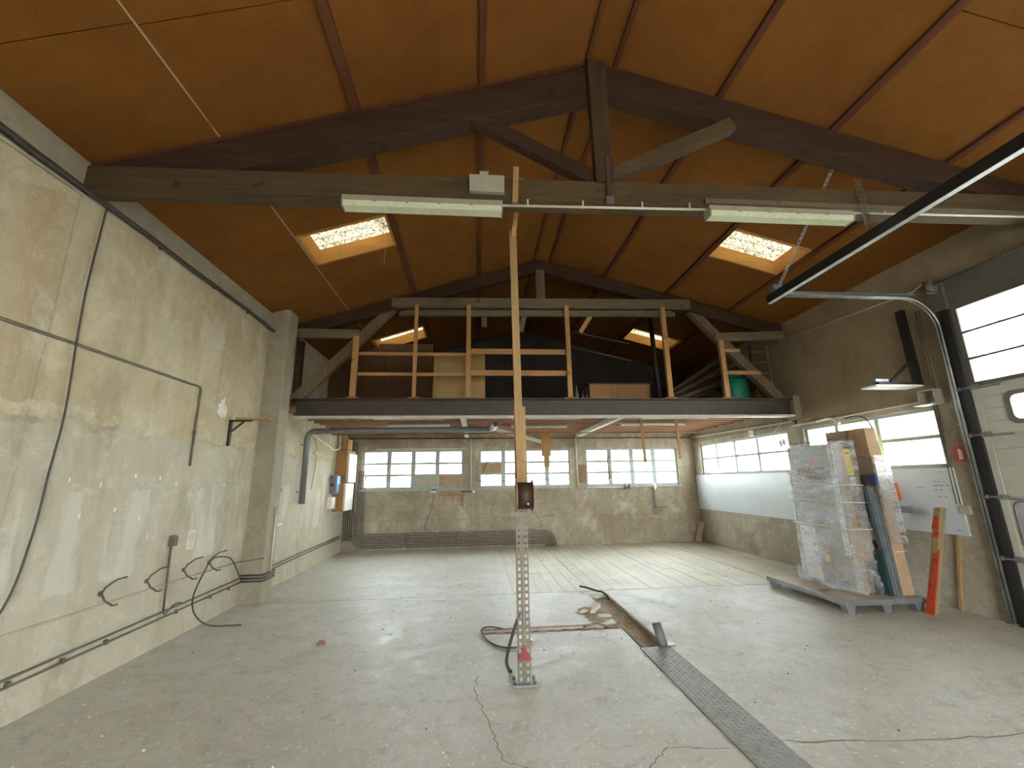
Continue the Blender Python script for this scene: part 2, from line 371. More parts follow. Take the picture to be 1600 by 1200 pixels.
# ---------------------------------------------------------------- the shell
X0, X1, X2 = 1.60, 1.87, .06
xs = [XL - .25, -2.9, X2, .55, X0, X1, XR + .25]
ys = [YB - .25, 1.2, 4.43, 5.0, 5.17, 6.45, 6.62, 6.64, YF + .25]
zs = [-.35, -.09, -.03, 0]
def fs(x, y, z):
    if z < -.09: return True
    if X0 < x < X1 and 1.2 < y < 6.45: return False
    if X2 < x < X0 and 5.0 < y < 5.17: return False
    if z > -.03 and y > 6.64 and x > .55: return False
    if z > -.03 and 6.62 < y < 6.64: return False
    return True
floor = struct('floor', MB().cells(xs, ys, zs, fs), M['floor'], 'worn dusty concrete slab with a cable trench')
# timber planks laid flush in the far bay
wd = .188; x = .555; k = 0
while x < XR - .02:
    x1 = min(x + wd, XR); y = 6.645; first = True
    while y < YF - .02:
        L = rnd.choice([1.3, 1.9, 2.5, 3.1]) if first else rnd.choice([2.2, 2.6])
        y1 = min(y + L, YF)
        if YF - y1 < .4: y1 = YF
        zt = rnd.uniform(-.003, .003)
        B(x, x1 - .006, y, y1 - .005, -.03, zt).build('plank', M[rnd.choice(['plank', 'plank', 'plank2', 'plank3'])], floor)
        y = y1; first = False
    x = x1
# mortar bed in the trench and its ragged lips
t_ = MB().grid(8, 60, lambda u, v: (X0 + .005 + (X1 - X0 - .01) * u, 1.25 + 5.19 * v, -.05 + .018 * math.sin(v * 57 + u * 4) * math.cos(u * 7) + .02 * abs(u - .5)))
t_.build('trench_bed', M['trench'], floor)
MB().grid(50, 4, lambda u, v: (X2 + .005 + (X0 - X2) * u, 5.005 + .16 * v, -.045 + .012 * math.sin(u * 60 + v * 3))).build('trench_bed', M['trench'], floor)
def strip_mesh(pts, w, z=.0012, jit=.3):
    mb = MB(); P = [Vector((p[0], p[1], z)) for p in pts]; L = []
    for i, p in enumerate(P):
        d = (P[min(i + 1, len(P) - 1)] - P[max(i - 1, 0)]).normalized(); n = V(-d.y, d.x, 0); ww = w * (1 + rnd.uniform(-jit, jit))
        if i in (0, len(P) - 1): ww *= .3
        L.append((p + n * ww / 2, p - n * ww / 2))
    for a, b in L: mb.v += [a, b]
    for i in range(len(P) - 1): mb.face([2 * i, 2 * i + 1, 2 * i + 3, 2 * i + 2])
    return mb
M['crack'] = plain('crack_dirt', (146, 134, 116), .95)
def wiggle(pts, n, a):
    out = []
    for i in range(len(pts) - 1):
        for j in range(n):
            t = j / n; out.append((pts[i][0] * (1 - t) + pts[i + 1][0] * t + rnd.uniform(-a, a), pts[i][1] * (1 - t) + pts[i + 1][1] * t + rnd.uniform(-a, a)))
    out.append(pts[-1]); return out
for pts, w in (([(.02, 4.05), (-.01, 3.77), (.11, 3.23), (.14, 3.05), (.16, 2.9), (.45, 2.72), (.97, 2.73), (1.16, 2.92), (1.55, 2.87)], .007), ([(1.85, 2.9), (2.6, 2.82), (3.33, 2.8), (4.4, 2.95)], .008),
               ([(-2.9, 6.2), (-1.4, 6.5), (-.2, 6.4)], .005), ([(.55, 7.9), (1.4, 7.92), (1.45, 8.0)], .01)):
    strip_mesh(wiggle(pts, 9, .012), w).build('crack', M['crack'], floor)
# lid joints in the slab between near bays
wall_left = struct('wall_left', B(XL - .25, XL, YB - .25, YF + .25, -.3, 4.3), M['wall_left'], 'bare grey beige concrete wall with damp stains')
# ragged white plaster patch and strip marks on the wall
def blob(cx, cy, cz, ry, rz, m, name, parent, t=.008, n=18, j=.35):
    mb = MB(); pts = []
    for i in range(n):
        a = 2 * PI * i / n; k = 1 + rnd.uniform(-j, j); pts.append((cy + ry * k * math.cos(a), cz + rz * k * math.sin(a)))
    mb.prism(pts, 'x', cx, cx + t); return mb.build(name, m, parent)
blob(XL, 5.64, 2.55, .085, .13, M['plaster'], 'plaster_patch', wall_left)
for y, z in ((3.75, 1.66), (4.05, 1.62), (4.42, 1.70), (4.75, 1.68), (3.9, 1.38), (4.25, 1.40), (4.55, 1.30), (5.0, 1.62), (4.7, 1.12), (5.9, 1.6), (6.2, 1.9), (6.25, 2.2)):
    blob(XL, y, z, .012, .025, M['plaster'], 'plaster_pock', wall_left, .004, 7)
w = MB()   # top ledge band above the cable
w.box(XL, XL + .03, YB, 6.56, 4.03, 4.24)
w.build('ledge', M['column'], wall_left)

wx = [(-2.86, -.33), (.08, 2.46), (2.87, 5.37)]; wz0, wz1 = 1.44, 2.40
fx = sorted({XL - .25, XR + .25, *[a for w_ in wx for a in w_]})
def far_solid(x, y, z): return not any(a < x < b and wz0 < z < wz1 for a, b in wx)
mb = MB().cells(fx, [YF, YF + .25], [-.3, wz0, wz1, 2.95], far_solid)
wall_far = struct('wall_far', mb, M['wall_far'], 'stained concrete wall with three wide windows')
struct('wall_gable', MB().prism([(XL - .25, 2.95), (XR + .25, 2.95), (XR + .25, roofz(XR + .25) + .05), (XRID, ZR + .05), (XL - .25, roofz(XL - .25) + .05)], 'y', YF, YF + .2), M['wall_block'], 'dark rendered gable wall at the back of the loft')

ry = [(7.5, 10.72), (4.86, 7.1)]; rz0, rz1 = 1.68, 2.44; DY0, DY1, DZ = .7, 4.46, 3.6
def right_solid(x, y, z):
    if DY0 < y < DY1 and 0 < z < DZ: return False
    return not any(a < y < b and rz0 < z < rz1 for a, b in ry)
mb = MB().cells([XR, XR + .25], sorted({YB - .25, YF, DY0, DY1, 4.86, 7.1, 7.5, 10.72}), [-.3, 0, rz0, rz1, DZ, roofz(XR) + .04], right_solid)
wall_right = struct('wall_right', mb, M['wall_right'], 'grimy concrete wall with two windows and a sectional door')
wall_rear = struct('wall_rear', MB().cells([XL - .25, .2, 3.4, XR + .25], [YB - .25, YB], [-.3, 0, 2.9, 4.2], lambda x, y, z: not (.2 < x < 3.4 and 0 < z < 2.9)), M['wall_far'])  # unseen doorway opening added behind the camera to let daylight in
struct('wall_rear_gable', MB().prism([(XL - .25, 4.2), (XR + .25, 4.2), (XR + .25, roofz(XR + .25) + .05), (XRID, ZR + .05), (XL - .25, roofz(XL - .25) + .05)], 'y', YB - .25, YB), M['wall_far'])
# concrete column in the wall_left line
col_ = MB().box(XL - .01, -2.96, 6.58, 6.90, 0, 4.32)
tag(col_.build('concrete_column', M['column'], None, bev=.012), 'square grey concrete column carrying the loft beam', 'column')

# roof: deck, foam panels, purlins
sk = [(-2.22, -1.15, 4.87, 5.58), (3.6, 4.74, 5.05, 5.78), (-2.22, -1.15, 8.83, 9.56), (3.6, 4.74, 9.03, 9.78)]
strips = [XL, -2.25, -1.105, .045, 1.09, 1.375, 2.43, 3.6, 4.8, XR + .02]
def slab(mb, x0, x1, y0, y1, a, b):
    z0, z1 = roofz(x0), roofz(x1)
    return mb.hexa([(x0, y0, z0 + a), (x1, y0, z1 + a), (x1, y1, z1 + a), (x0, y1, z0 + a), (x0, y0, z0 + b), (x1, y0, z1 + b), (x1, y1, z1 + b), (x0, y1, z0 + b)])
deck = MB(); bounds = [XL - .3] + strips[1:-1] + [XR + .3]
panels = []
for i in range(9):
    x0, x1 = strips[i], strips[i + 1]
    holes = [s for s in sk if s[0] > x0 - .1 and s[1] < x1 + .1]
    runs = []; y = YB - .25
    for h in sorted(holes, key=lambda s: s[2]): runs.append((y, h[2])); y = h[3]
    runs.append((y, YF + .2))
    d0, d1 = (XL - .3 if i == 0 else x0), (XR + .3 if i == 8 else x1)
    if i == 4: d0, d1 = x0, x1
    for a, b in runs: slab(deck, d0, d1, a, b, .05, .11)
    offs = {0: 2.37, 1: 2.39, 2: 1.3, 3: 1.9, 4: 2.6, 5: 1.0, 6: 4.2, 7: 2.2, 8: 2.1}[i]
    for a, b in runs:
        cuts = [a] + [c for c in [offs + 2.5 * q for q in range(-3, 6)] if a + .3 < c < b - .3] + [b]
        for c0, c1 in zip(cuts, cuts[1:]): panels.append((x0, x1, c0, c1))
ceiling = struct('ceiling', deck, M['hardboard'], 'pitched roof lined with orange brown foam boards')
for x0, x1, a, b in panels:
    z = rnd.uniform(-.003, .003)
    p = slab(MB(), x0 + .006, x1 - .006, a + .004, b - .004, z, .045).build('panel', M['ceiling'], ceiling)
for i, x in enumerate(strips[1:-1]):
    if i == 0:
        slab(MB(), x - .006, x + .006, YB, YF, -.002, .02).build('joint_strip', M['wood_batten'], ceiling); continue
    w_ = [.075, .06, .045, .045, .06, .07, .06][i - 1]
    m = M['wood_purlin']
    slab(MB(), x - w_ / 2, x + w_ / 2, YB, YF, -.035, .03).build('purlin', m, ceiling)
# skylights
names = ['corrugated skylight with dark spots above the plastered wall side', 'corrugated skylight beside the hanging door rail', 'skylight over the loft above the brown partition', 'skylight over the loft crossed by the dark pole']
for (x0, x1, y0, y1), lb in zip(sk, names):
    r = T('skylight', lb, 'skylight', ((x0 + x1) / 2, (y0 + y1) / 2, roofz((x0 + x1) / 2)), 'rooflights')
    slab(MB(), x0, x1, y1 - .03, y1, -.02, .2).build('lining_board', M['lining'], r)
    slab(MB(), x0, x1, y0, y0 + .03, -.02, .2).build('lining_board', M['lining'], r)
    slab(MB(), x0, x0 + .03, y0 + .03, y1 - .03, -.02, .2).build('lining_board', M['lining'], r)
    slab(MB(), x1 - .03, x1, y0 + .03, y1 - .03, -.02, .2).build('lining_board', M['lining'], r)
    def cf(u, v, x0=x0, x1=x1, y0=y0, y1=y1):
        xx = x0 - .1 + (x1 - x0 + .2) * u; yy = y0 - .1 + (y1 - y0 + .2) * v
        return (xx, yy, roofz(xx) + .225 + .024 * math.sin(2 * PI * yy / .177))
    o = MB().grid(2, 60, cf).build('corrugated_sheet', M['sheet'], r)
    for q in range(3 if x0 < 0 else 0):   # moss clumps lying on the sheet
        yy = y0 + .18 + .17 * q
        MB().grid(8, 5, lambda u, v: (x1 - .32 + .17 * q * .3 + .13 * u * 1, yy + .07 * v, roofz(x1 - .32 + .05 * q + .13 * u) + .255)).build('moss_clump', M['brick'], r)

# ---------------------------------------------------------------- windows
def pane_grid(root, axis, fixed, us, vs, bar, depth, panes=None, muntins=True):
    """frame bars of a window; us/vs: bay limits, panes: dict (i,j)->material"""
    pass
def far_window(n, x0, x1, boards=()):
    r = bpy.data.objects.new('window_%d' % n, None); COL.objects.link(r); r.location = ((x0 + x1) / 2, YF, wz0); r['kind'] = 'structure'
    y0, y1 = YF + .05, YF + .10
    B(x0, x1, y0, y1, wz0, wz0 + .05).build('window_frame', M['frame_paint'], r)
    B(x0, x1, y0, y1, wz1 - .05, wz1).build('window_frame', M['frame_paint'], r)
    B(x0, x0 + .05, y0, y1, wz0 + .05, wz1 - .05).build('window_frame', M['frame_paint'], r)
    B(x1 - .05, x1, y0, y1, wz0 + .05, wz1 - .05).build('window_frame', M['frame_paint'], r)
    B(x0 - .04, x1 + .04, YF - .05, YF + .05, wz0 - .05, wz0 - .005).build('window_sill', M['frame_paint'], r)
    n4 = 4; w_ = (x1 - x0 - .1) / n4; zh = (wz1 - wz0 - .1) / 3
    for i in range(1, n4):
        xc = x0 + .05 + w_ * i; B(xc - .055, xc + .055, y0, y1, wz0 + .05, wz1 - .05).build('mullion', M['frame_paint'], r)
    for i in range(n4):
        a = x0 + .05 + w_ * i + (.055 if i else 0); b = x0 + .05 + w_ * (i + 1) - (.055 if i < n4 - 1 else 0)
        for j in range(3):
            z0 = wz0 + .05 + zh * j; z1 = z0 + zh
            if j: B(a, b, y0 + .005, y1 - .005, z0 - .026, z0 + .026).build('glazing_bar', M['frame_paint'], r)
            m = dict(boards).get((i, j))
            if m: B(a, b, y0 + .01, y0 + .03, z0, z1 - .011).build('board_pane', M[m], r)
            else: B(a, b, y0 + .022, y0 + .026, z0, z1).build('pane', M['glass'], r)
    return r
far_window(1, *wx[0], boards=(((2, 0), 'grey_box'), ((3, 0), 'card')))
far_window(2, *wx[1], boards=(((0, 1), 'card'),))
far_window(3, *wx[2])
def right_window(n, y0, y1, cuts, zc=2.07):
    r = bpy.data.objects.new('window_%d' % n, None); COL.objects.link(r); r.location = (XR, (y0 + y1) / 2, rz0); r['kind'] = 'structure'
    a, b = XR + .05, XR + .1
    for bx in ((a, b, y0, y1, rz0, rz0 + .045), (a, b, y0, y1, rz1 - .045, rz1), (a, b, y0, y0 + .045, rz0 + .045, rz1 - .045), (a, b, y1 - .045, y1, rz0 + .045, rz1 - .045)):
        B(*bx).build('window_frame', M['frame_paint'], r)
    cs = [y0 + .045] + list(cuts) + [y1 - .045]
    for c in cuts: B(a, b, c - .032, c + .032, rz0 + .045, rz1 - .045).build('mullion', M['frame_paint'], r)
    for i in range(len(cs) - 1):
        p = cs[i] + (.025 if i else 0); q = cs[i + 1] - (.025 if i < len(cs) - 2 else 0)
        B(a + .005, b - .005, p, q, zc - .022, zc + .022).build('glazing_bar', M['frame_paint'], r)
        B(a + .022, a + .026, p, q, rz0 + .045, zc - .014).build('pane', M['glass'], r)
        B(a + .022, a + .026, p, q, zc + .014, rz1 - .045).build('pane', M['glass'], r)
    return r
right_window(4, 7.5, 10.72, (8.46, 9.26, 10.02))
right_window(5, 4.86, 7.1, (5.73, 6.44))

# ---------------------------------------------------------------- sectional door
door = bpy.data.objects.new('door_1', None); COL.objects.link(door); door.location = (XR, 2.5, 0); door['kind'] = 'structure'; door['label'] = 'grey sectional overhead door with glazed top section'
dx0, dx1 = XR - .02, XR + .03
zsec = [0.0, .69, 1.34, 2.03, 2.59]
dy0, dy1 = DY0 + .02, 4.40
for i in range(4):
    z0, z1 = zsec[i] + .0005, zsec[i + 1] - .0005
    prof = [(dx1, z0), (dx0 + .008, z0), (dx0, z0 + .008)]
    for g in range(1, 4):
        zz = z0 + (z1 - z0) * g / 4; prof += [(dx0, zz - .008), (dx0 + .007, zz - .003), (dx0 + .007, zz + .003), (dx0, zz + .008)]
    prof += [(dx0, z1 - .008), (dx0 + .008, z1), (dx1, z1)]
    if i == 3:
        mb = MB().prism(prof, 'y', 4.08, dy1).prism(prof, 'y', 2.66, 3.04).prism(prof, 'y', dy0, 1.6)
        for a, b in ((3.04, 4.08), (1.6, 2.66)): mb.box(dx0, dx1, a, b, z0, 2.15); mb.box(dx0, dx1, a, b, 2.44, z1)
    else: mb = MB().prism(prof, 'y', dy0, dy1)
    mb.build('door_panel', M['door_skin'], door)
    B(dx0 - .012, dx0 - .001, dy1 - .075, dy1 - .01, z0, z1).build('edge_plate', M['door_skin'], door)
    # hinge and roller at the joint
    zc = zsec[i + 1] if i < 3 else 2.58
    h = B(dx0 - .03, dx0 - .013, dy1 - .1, dy1 - .01, zc - .03, zc + .03).build('hinge', M['galv'], door)
    MB().tube([(dx0 - .045, dy1 - .06, zc), (dx0 - .045, dy1 + .09, zc)], .011, 8).build('roller_pin', M['galv'], h)
    MB().tube([(dx0 - .045, dy1 + .07, zc), (dx0 - .045, dy1 + .1, zc)], .024, 12).build('roller', M['galv'], h)
    MB().tube([(dx0 - .02, dy1 - .02, zc - .02), (dx0 - .02, dy1 - .3, zc - .018)], .008, 6).build('hinge_rod', M['galv'], h)
def rrect(y0, y1, z0, z1, r, n=5):
    out = []
    for cy, cz, a0 in ((y1 - r, z1 - r, 0), (y0 + r, z1 - r, 90), (y0 + r, z0 + r, 180), (y1 - r, z0 + r, 270)):
        for i in range(n + 1):
            a = math.radians(a0 + 90 * i / n); out.append((cy + r * math.cos(a), cz + r * math.sin(a)))
    return out
# rounded window in the fourth section, grey insert in the second
M['bright_pane'] = mat_glass('small_door_window', .5)
for a, b in ((3.04, 4.08), (1.6, 2.66)):
    out, inn = rrect(a - .035, b + .035, 2.115, 2.475, .08), rrect(a + .02, b - .02, 2.165, 2.425, .06); mb = MB(); n = len(out)
    for xx in (dx0 - .012, dx0 - .001):
        mb.v += [V(xx, *p) for p in out] + [V(xx, *p) for p in inn]
    for k in range(n):
        q = (k + 1) % n; mb.face([k, q, n + q, n + k]); mb.face([n + k, n + q, 3 * n + q, 3 * n + k]); mb.face([q, k, 2 * n + k, 2 * n + q]); mb.face([2 * n + q, 2 * n + k, 3 * n + k, 3 * n + q])
    mb.build('window_rim', M['door_frame'], door); B(dx0 + .02, dx0 + .024, a, b, 2.15, 2.44).build('window_pane', M['bright_pane'], door)
for (a, b) in ((2.75, 4.28), (.95, 2.5)):
    MB().prism(rrect(a, b, .80, 1.29, .07), 'x', dx0 - .012, dx0 - .001).build('door_insert', M['insert'], door)
    MB().prism(rrect(a - .015, b + .015, .785, 1.305, .08), 'x', dx0 - .006, dx0 - .0005).build('insert_rim', M['door_frame'], door)
# glazed section
gz0, gz1 = 2.59, 3.57
for bx in ((dx0, dx1, dy0, dy1, gz0, gz0 + .05), (dx0, dx1, dy0, dy1, gz1 - .02, gz1 + .03), (dx0, dx1, dy1 - .06, dy1, gz0 + .05, gz1 - .02), (dx0, dx1, dy0, dy0 + .06, gz0 + .05, gz1 - .02)):
    B(*bx).build('glazing_frame', M['door_frame'], door)
for z in (2.92, 3.245): B(dx0, dx1, dy0 + .06, dy1 - .06, z - .012, z + .012).build('glazing_bar', M['grey_profile'], door)
for a, b in ((gz0 + .05, 2.908), (2.932, 3.233), (3.257, gz1 - .02)):
    B(dx0 + .02, dx0 + .024, dy0 + .06, dy1 - .06, a, b).build('pane', M['plexi'], door)
# jamb post and black seal, tracks
B(XR - .05, XR + .03, 4.405, 4.50, 0, 3.62).build('seal_strip', M['black'], door)
B(XR - .05, XR, 4.46, 4.62, 0, .02).build('track_foot', M['galv'], door)
tx = dx0 - .05
def track(mb, y, flip=1):
    path = [(tx, y, 0.02), (tx, y, 3.3)] + [(tx - .42 + .42 * math.cos(a), y, 3.35 + .42 * math.sin(a)) for a in [PI / 2 * i / 10 for i in range(0, 11)]] + [(3.78, y, 3.77)]
    return mb.tube(path, .014, 6)
tr = T('door_track', 'galvanised curved track carrying the sectional door overhead', 'door track', (tx, 4.5, 0))
o = track(MB(), 4.515).build('track_rail', M['galv'], tr); track(MB(), 4.55).build('track_rail', M['galv'], tr)
MB().box(XR - .035, XR - .001, 4.56, 4.60, 0, 3.5).build('track_angle', M['galv'], tr)
B(3.85, 5.5, 4.49, 4.56, 3.805, 3.812).build('track_flange', M['galv'], tr)
MB().tube([(3.8, 4.60, 3.84), (5.45, 4.60, 3.84)], .014, 6).build('tie_bar', M['galv'], tr)
rail = T('hanger_rail', 'long black steel rail hanging below the trusses', 'rail', (3.62, 2.5, 3.7))
B(3.60, 3.605, .4, 4.62, 3.70, 3.79).build('web', M['rail_dark'], rail)
B(3.60, 3.66, .4, 4.62, 3.79, 3.796).build('flange', M['rail_dark'], rail)
B(3.60, 3.655, .4, 4.62, 3.694, 3.70).build('flange', M['galv'], rail)
def slotted(mb, p, q, w=.03):
    p, q = Vector(p), Vector(q); d = (q - p); n = int(d.length / .05); d.normalize()
    side = d.cross(V(0, 1, 0)).normalized() if abs(d.y) < .9 else V(1, 0, 0)
    for s_ in (-1, 1): mb.beam(p + side * s_ * w * .4, q + side * s_ * w * .4, w * .25, .003, up=d.cross(side))
    for i in range(n + 1): c = p + d * (q - p).length * i / n; mb.beam(c - side * w * .5, c + side * w * .5, .014, .003, up=d.cross(side))
    return mb
slotted(MB(), (3.62, 4.45, 3.79), (3.75, 3.52, 4.80)).build('hanger_strip', M['galv'], rail)
slotted(MB(), (3.63, 3.23, 3.79), (3.62, 3.23, 4.36)).build('hanger_strip', M['steel'], rail)
slotted(MB(), (3.67, 3.23, 3.79), (3.66, 3.23, 4.36)).build('hanger_strip', M['steel'], rail)
B(3.56, 3.68, 4.42, 4.5, 3.80, 3.86).build('end_bracket', M['galv'], rail)
sh = T('torsion_shaft', 'steel torsion spring shaft above the overhead door', 'shaft', (5.6, 2.5, 3.86))
MB().tube([(5.62, DY0, 3.88), (5.62, 4.52, 3.88)], .016, 8).build('shaft', M['galv'], sh)
MB().tube([(5.62, 2.2, 3.88), (5.62, 3.45, 3.88)], .04, 12).build('spring', M['steel'], sh)
MB().tube([(5.62, 4.36, 3.88), (5.62, 4.42, 3.88)], .075, 16).build('cable_drum', M['steel'], sh)
B(5.6, XR, 4.44, 4.47, 3.8, 3.96).build('bearing_plate', M['door_frame'], sh)
B(XR - .06, XR - .001, 4.40, 4.60, 3.58, 3.95).build('wall_plate', M['door_frame'], sh)
B(XR - .015, XR, DY0, 4.46, 3.60, 3.95).build('lintel_board', M['door_frame'], door)

# ---------------------------------------------------------------- near truss
tr1 = T('roof_truss', 'dark timber king post truss spanning the hall below the roof', 'roof truss', (1.17, 3.4, 4.0))
ya, yb = 3.32, 3.50
def para(mb, P, y0, y1): return mb.prism(P, 'y', y0, y1)
para(MB(), [(XL, 4.22), (1.17, 5.63), (1.17, 5.30), (-2.2, 4.22), (XL, 3.97 + .15)][::-1], ya, yb).build('rafter', M['wood_dark'], tr1, bev=.008)
para(MB(), [(1.17, 5.68), (XR, 4.42), (XR, 4.15), (3.55, 4.75), (1.17, 5.36)][::-1], ya, yb).build('rafter', M['wood_dark'], tr1, bev=.008)
# thin packing boards on the rafters under the purlins
para(MB(), [(XL, 4.235), (1.12, 5.67), (1.12, 5.645), (XL, 4.205)][::-1], ya - .01, yb + .03).build('packing_board', M['wood_purlin'], tr1)
# tie beam with the small rise it has
MB().hexa([(XL, 3.29, 3.99), (XR, 3.29, 4.10), (XR, 3.46, 4.10), (XL, 3.46, 3.99), (XL, 3.29, 4.21), (XR, 3.29, 4.335), (XR, 3.46, 4.335), (XL, 3.46, 4.21)]).build('tie_beam', M['wood_tie'], tr1, bev=.006)
para(MB(), [(1.07, 5.62), (1.25, 5.62), (1.25, 4.25), (1.08, 4.25)][::-1], 3.25, 3.34).build('king_post', M['wood_darkz'], tr1, bev=.006)
MB().beam((1.08, 3.385, 4.36), (-.13, 3.385, 5.02), .10, .14, up=(0, 0, 1), ca=0).build('strut', M['wood_dark'], tr1, bev=.006)
MB().beam((1.24, 3.35, 4.36), (2.52, 3.35, 5.02), .115, .13, up=(0, 0, 1)).build('strut', M['wood_tie'], tr1, bev=.006)
st = B(1.17, 1.21, 3.235, 3.25, 4.0, 4.5).build('stirrup', M['iron_dark'], tr1)
B(1.15, 1.22, 3.22, 3.24, 4.0, 4.07).build('stirrup_bolt', M['galv'], tr1)
B(2.1, 5.8, 3.26, 3.289, 4.07, 4.12).build('side_batten', M['wood_grey'], tr1)

def fluoro(name, label, x0, x1, y, z, group, tilt=0, body='white_pipe', dep=.13, parent=None, h=.10):
    r = T(name, label, 'ceiling light', ((x0 + x1) / 2, y, z), group)
    w_ = dep
    mb = MB().prism([(y - w_ / 2, z + h * .45), (y - w_ / 2 + .012, z + h), (y + w_ / 2 - .012, z + h), (y + w_ / 2, z + h * .45)], 'x', x0, x1)
    mb.build('housing', M['grey_box'] if body == 'white_pipe' else M[body], r)
    MB().prism([(y - w_ / 2 + .004, z + h * .44), (y + w_ / 2 - .004, z + h * .44), (y + w_ / 2 - .02, z), (y - w_ / 2 + .02, z)], 'x', x0 + .012, x1 - .012).build('diffuser', M['diffuser'], r)
    for xx in (x0, x1 - .012): MB().prism([(y - w_ / 2, z + h * .45), (y + w_ / 2, z + h * .45), (y + w_ / 2 - .018, z - .004), (y - w_ / 2 + .018, z - .004)], 'x', xx, xx + .012).build('end_cap', M['grey_box'], r)
    for q in range(1, 5):
        xx = x0 + (x1 - x0) * q / 5; B(xx - .012, xx + .012, y - w_ / 2 - .006, y - w_ / 2 + .002, z + h * .32, z + h * .6).build('clip', M['grey_box'], r)
    return r
fluoro('fluorescent_light', 'long unlit strip light under the tie beam beside the junction box', -1.13, .22, 3.26, 3.87, 'strip lights on the near truss')
fluoro('fluorescent_light', 'long unlit strip light under the tie beam near the hanger rail', 2.1, 3.5, 3.26, 3.91, 'strip lights on the near truss')
jb = T('junction_box', 'square tan junction box on top of the tie beam', 'junction box', (.085, 3.26, 4.07))
B(-.07, .24, 3.24, 3.289, 4.08, 4.25).build('enclosure', M['grey_box'], jb, bev=.006); B(.02, .10, 3.25, 3.28, 4.25, 4.29).build('gland', M['grey_box'], jb)
cd = T('conduit', 'thin pale conduit clipped under the near tie beam', 'conduit', (2.8, 3.26, 4.0))
MB().tube([(.22, 3.27, 3.965), (2.1, 3.27, 4.005)], .011, 6).build('pipe', M['white_pipe'], cd)
MB().tube([(3.5, 3.27, 4.03), (XR, 3.27, 4.075)], .011, 6).build('pipe', M['white_pipe'], cd)
for xx in (.45, .95, 1.5, 1.95, 3.9, 4.7): B(xx - .006, xx + .006, 3.27, 3.29, 3.96 + .02 * xx, 4.03 + .02 * xx).build('clip', M['white_pipe'], cd)

# ---------------------------------------------------------------- loft
lb_ = T('steel_beam', 'brown painted steel beam along the front of the loft', 'steel beam', (1.3, 7.15, 2.65))
B(-2.97, 5.70, 7.15, 7.165, 2.68, 2.955).build('web', M['iron_dark'], lb_)
B(-2.97, 5.70, 7.06, 7.22, 2.955, 2.975).build('top_flange', M['iron_dark'], lb_)
B(-2.97, 5.70, 7.06, 7.22, 2.645, 2.68).build('bottom_flange', M['flange'], lb_)
B(5.70, XR, 7.05, 7.25, 2.60, 3.02).build('end_plate', M['column'], lb_)
# loft floor boards and joists
lf = bpy.data.objects.new('loft_floor', None); COL.objects.link(lf); lf.location = (1.3, 9.1, 2.9); lf['kind'] = 'structure'
y = 7.23
while y < YF - .05:
    y1 = min(y + .22, YF); B(XL, XR, y, y1 - .006, 2.90, 2.93).build('loft_board', M['hardboard'], lf); y = y1
y = 7.42
while y < YF:
    B(XL, XR, y, y + .06, 2.79, 2.90).build('joist', M['joist'], lf); y += .33
for x in (-.24, 2.68): 
    bm = tag(B(x - .05, x + .05, 7.23, YF, 2.70, 2.789).build('cross_beam', M['flange'], None), 'pale steel cross beam under the loft joists beside ' + ('the grey drain outlet' if x < 0 else 'the third window'), 'beam', 'cross beams under the loft')
# joist-level lights
lows = [(-1.85, -.6, 7.78), (-1.79, -.53, 8.77), (.67, 1.98, 7.78), (.75, 1.98, 9.10), (3.13, 4.46, 7.78), (3.07, 4.5, 8.77)]
lbl = ['slim strip light under the loft above the drain pipe, nearer the beam', 'slim strip light under the loft above the first window', 'slim strip light under the loft just right of the wooden prop, nearer the beam', 'slim strip light under the loft above the middle window', 'slim strip light under the loft above the hanging battens, nearer the beam', 'slim strip light under the loft above the third window']
for (a, b, y), l in zip(lows, lbl): fluoro('strip_light', l, a, b, y, 2.715, 'strip lights under the loft', dep=.1, h=.075)

# far truss on the beam
tr2 = T('loft_truss', 'queen post style timber truss standing on the loft beam', 'roof truss', (1.2, 7.2, 2.97))
def bm2(name, P, m, y0=7.17, y1=7.31, bev=.006): return para(MB(), P[::-1], y0, y1).build(name, m, tr2, bev=bev)
bm2('rafter', [(XL, 4.24), (1.17, 5.66), (1.17, 5.42), (XL, 4.02)], M['wood_dark'])
bm2('rafter', [(1.17, 5.66), (XR, 4.40), (XR, 4.16), (1.17, 5.42)], M['wood_dark'])
bm2('collar', [(-1.5, 4.80), (4.0, 4.88), (4.0, 4.70), (-1.5, 4.62)], M['wood_grey'], 7.10, 7.17)
bm2('collar', [(-1.4, 4.66), (3.8, 4.74), (3.8, 4.62), (-1.4, 4.55)], M['wood_grey'], 7.31, 7.38)
bm2('king_post', [(1.10, 5.45), (1.26, 5.45), (1.26, 4.84), (1.10, 4.84)], M['wood_greyz'], 7.165, 7.30)
bm2('short_tie', [(-3.2, 4.20), (-2.02, 4.19), (-2.02, 4.04), (-3.2, 4.03)], M['wood_grey'], 7.10, 7.17)
bm2('short_tie', [(4.42, 4.22), (5.78, 4.28), (5.78, 4.12), (4.42, 4.06)], M['wood_grey'], 7.10, 7.17)
bm2('knee_brace', [(-3.14, 2.975), (-2.9, 2.975), (-1.38, 4.66), (-1.58, 4.66)], M['wood_greyz'], 7.175, 7.30)
bm2('knee_brace', [(5.70, 2.975), (5.46, 2.975), (3.88, 4.78), (4.1, 4.78)], M['wood_greyz'], 7.175, 7.30)
MB().beam((.9, 7.42, 4.66), (.82, 7.42, 4.30), .05, .09, up=(1, 0, 0)).build('hanger', M['wood_greyz'], tr2)
MB().beam((.14, 7.42, 4.66), (.14, 7.42, 4.38), .05, .1, up=(1, 0, 0)).build('hanger', M['wood_greyz'], tr2)
MB().beam((2.15, 7.36, 4.62), (1.93, 7.36, 4.28), .05, .08, up=(1, 0, 0)).build('hanger', M['wood_newx'], tr2)
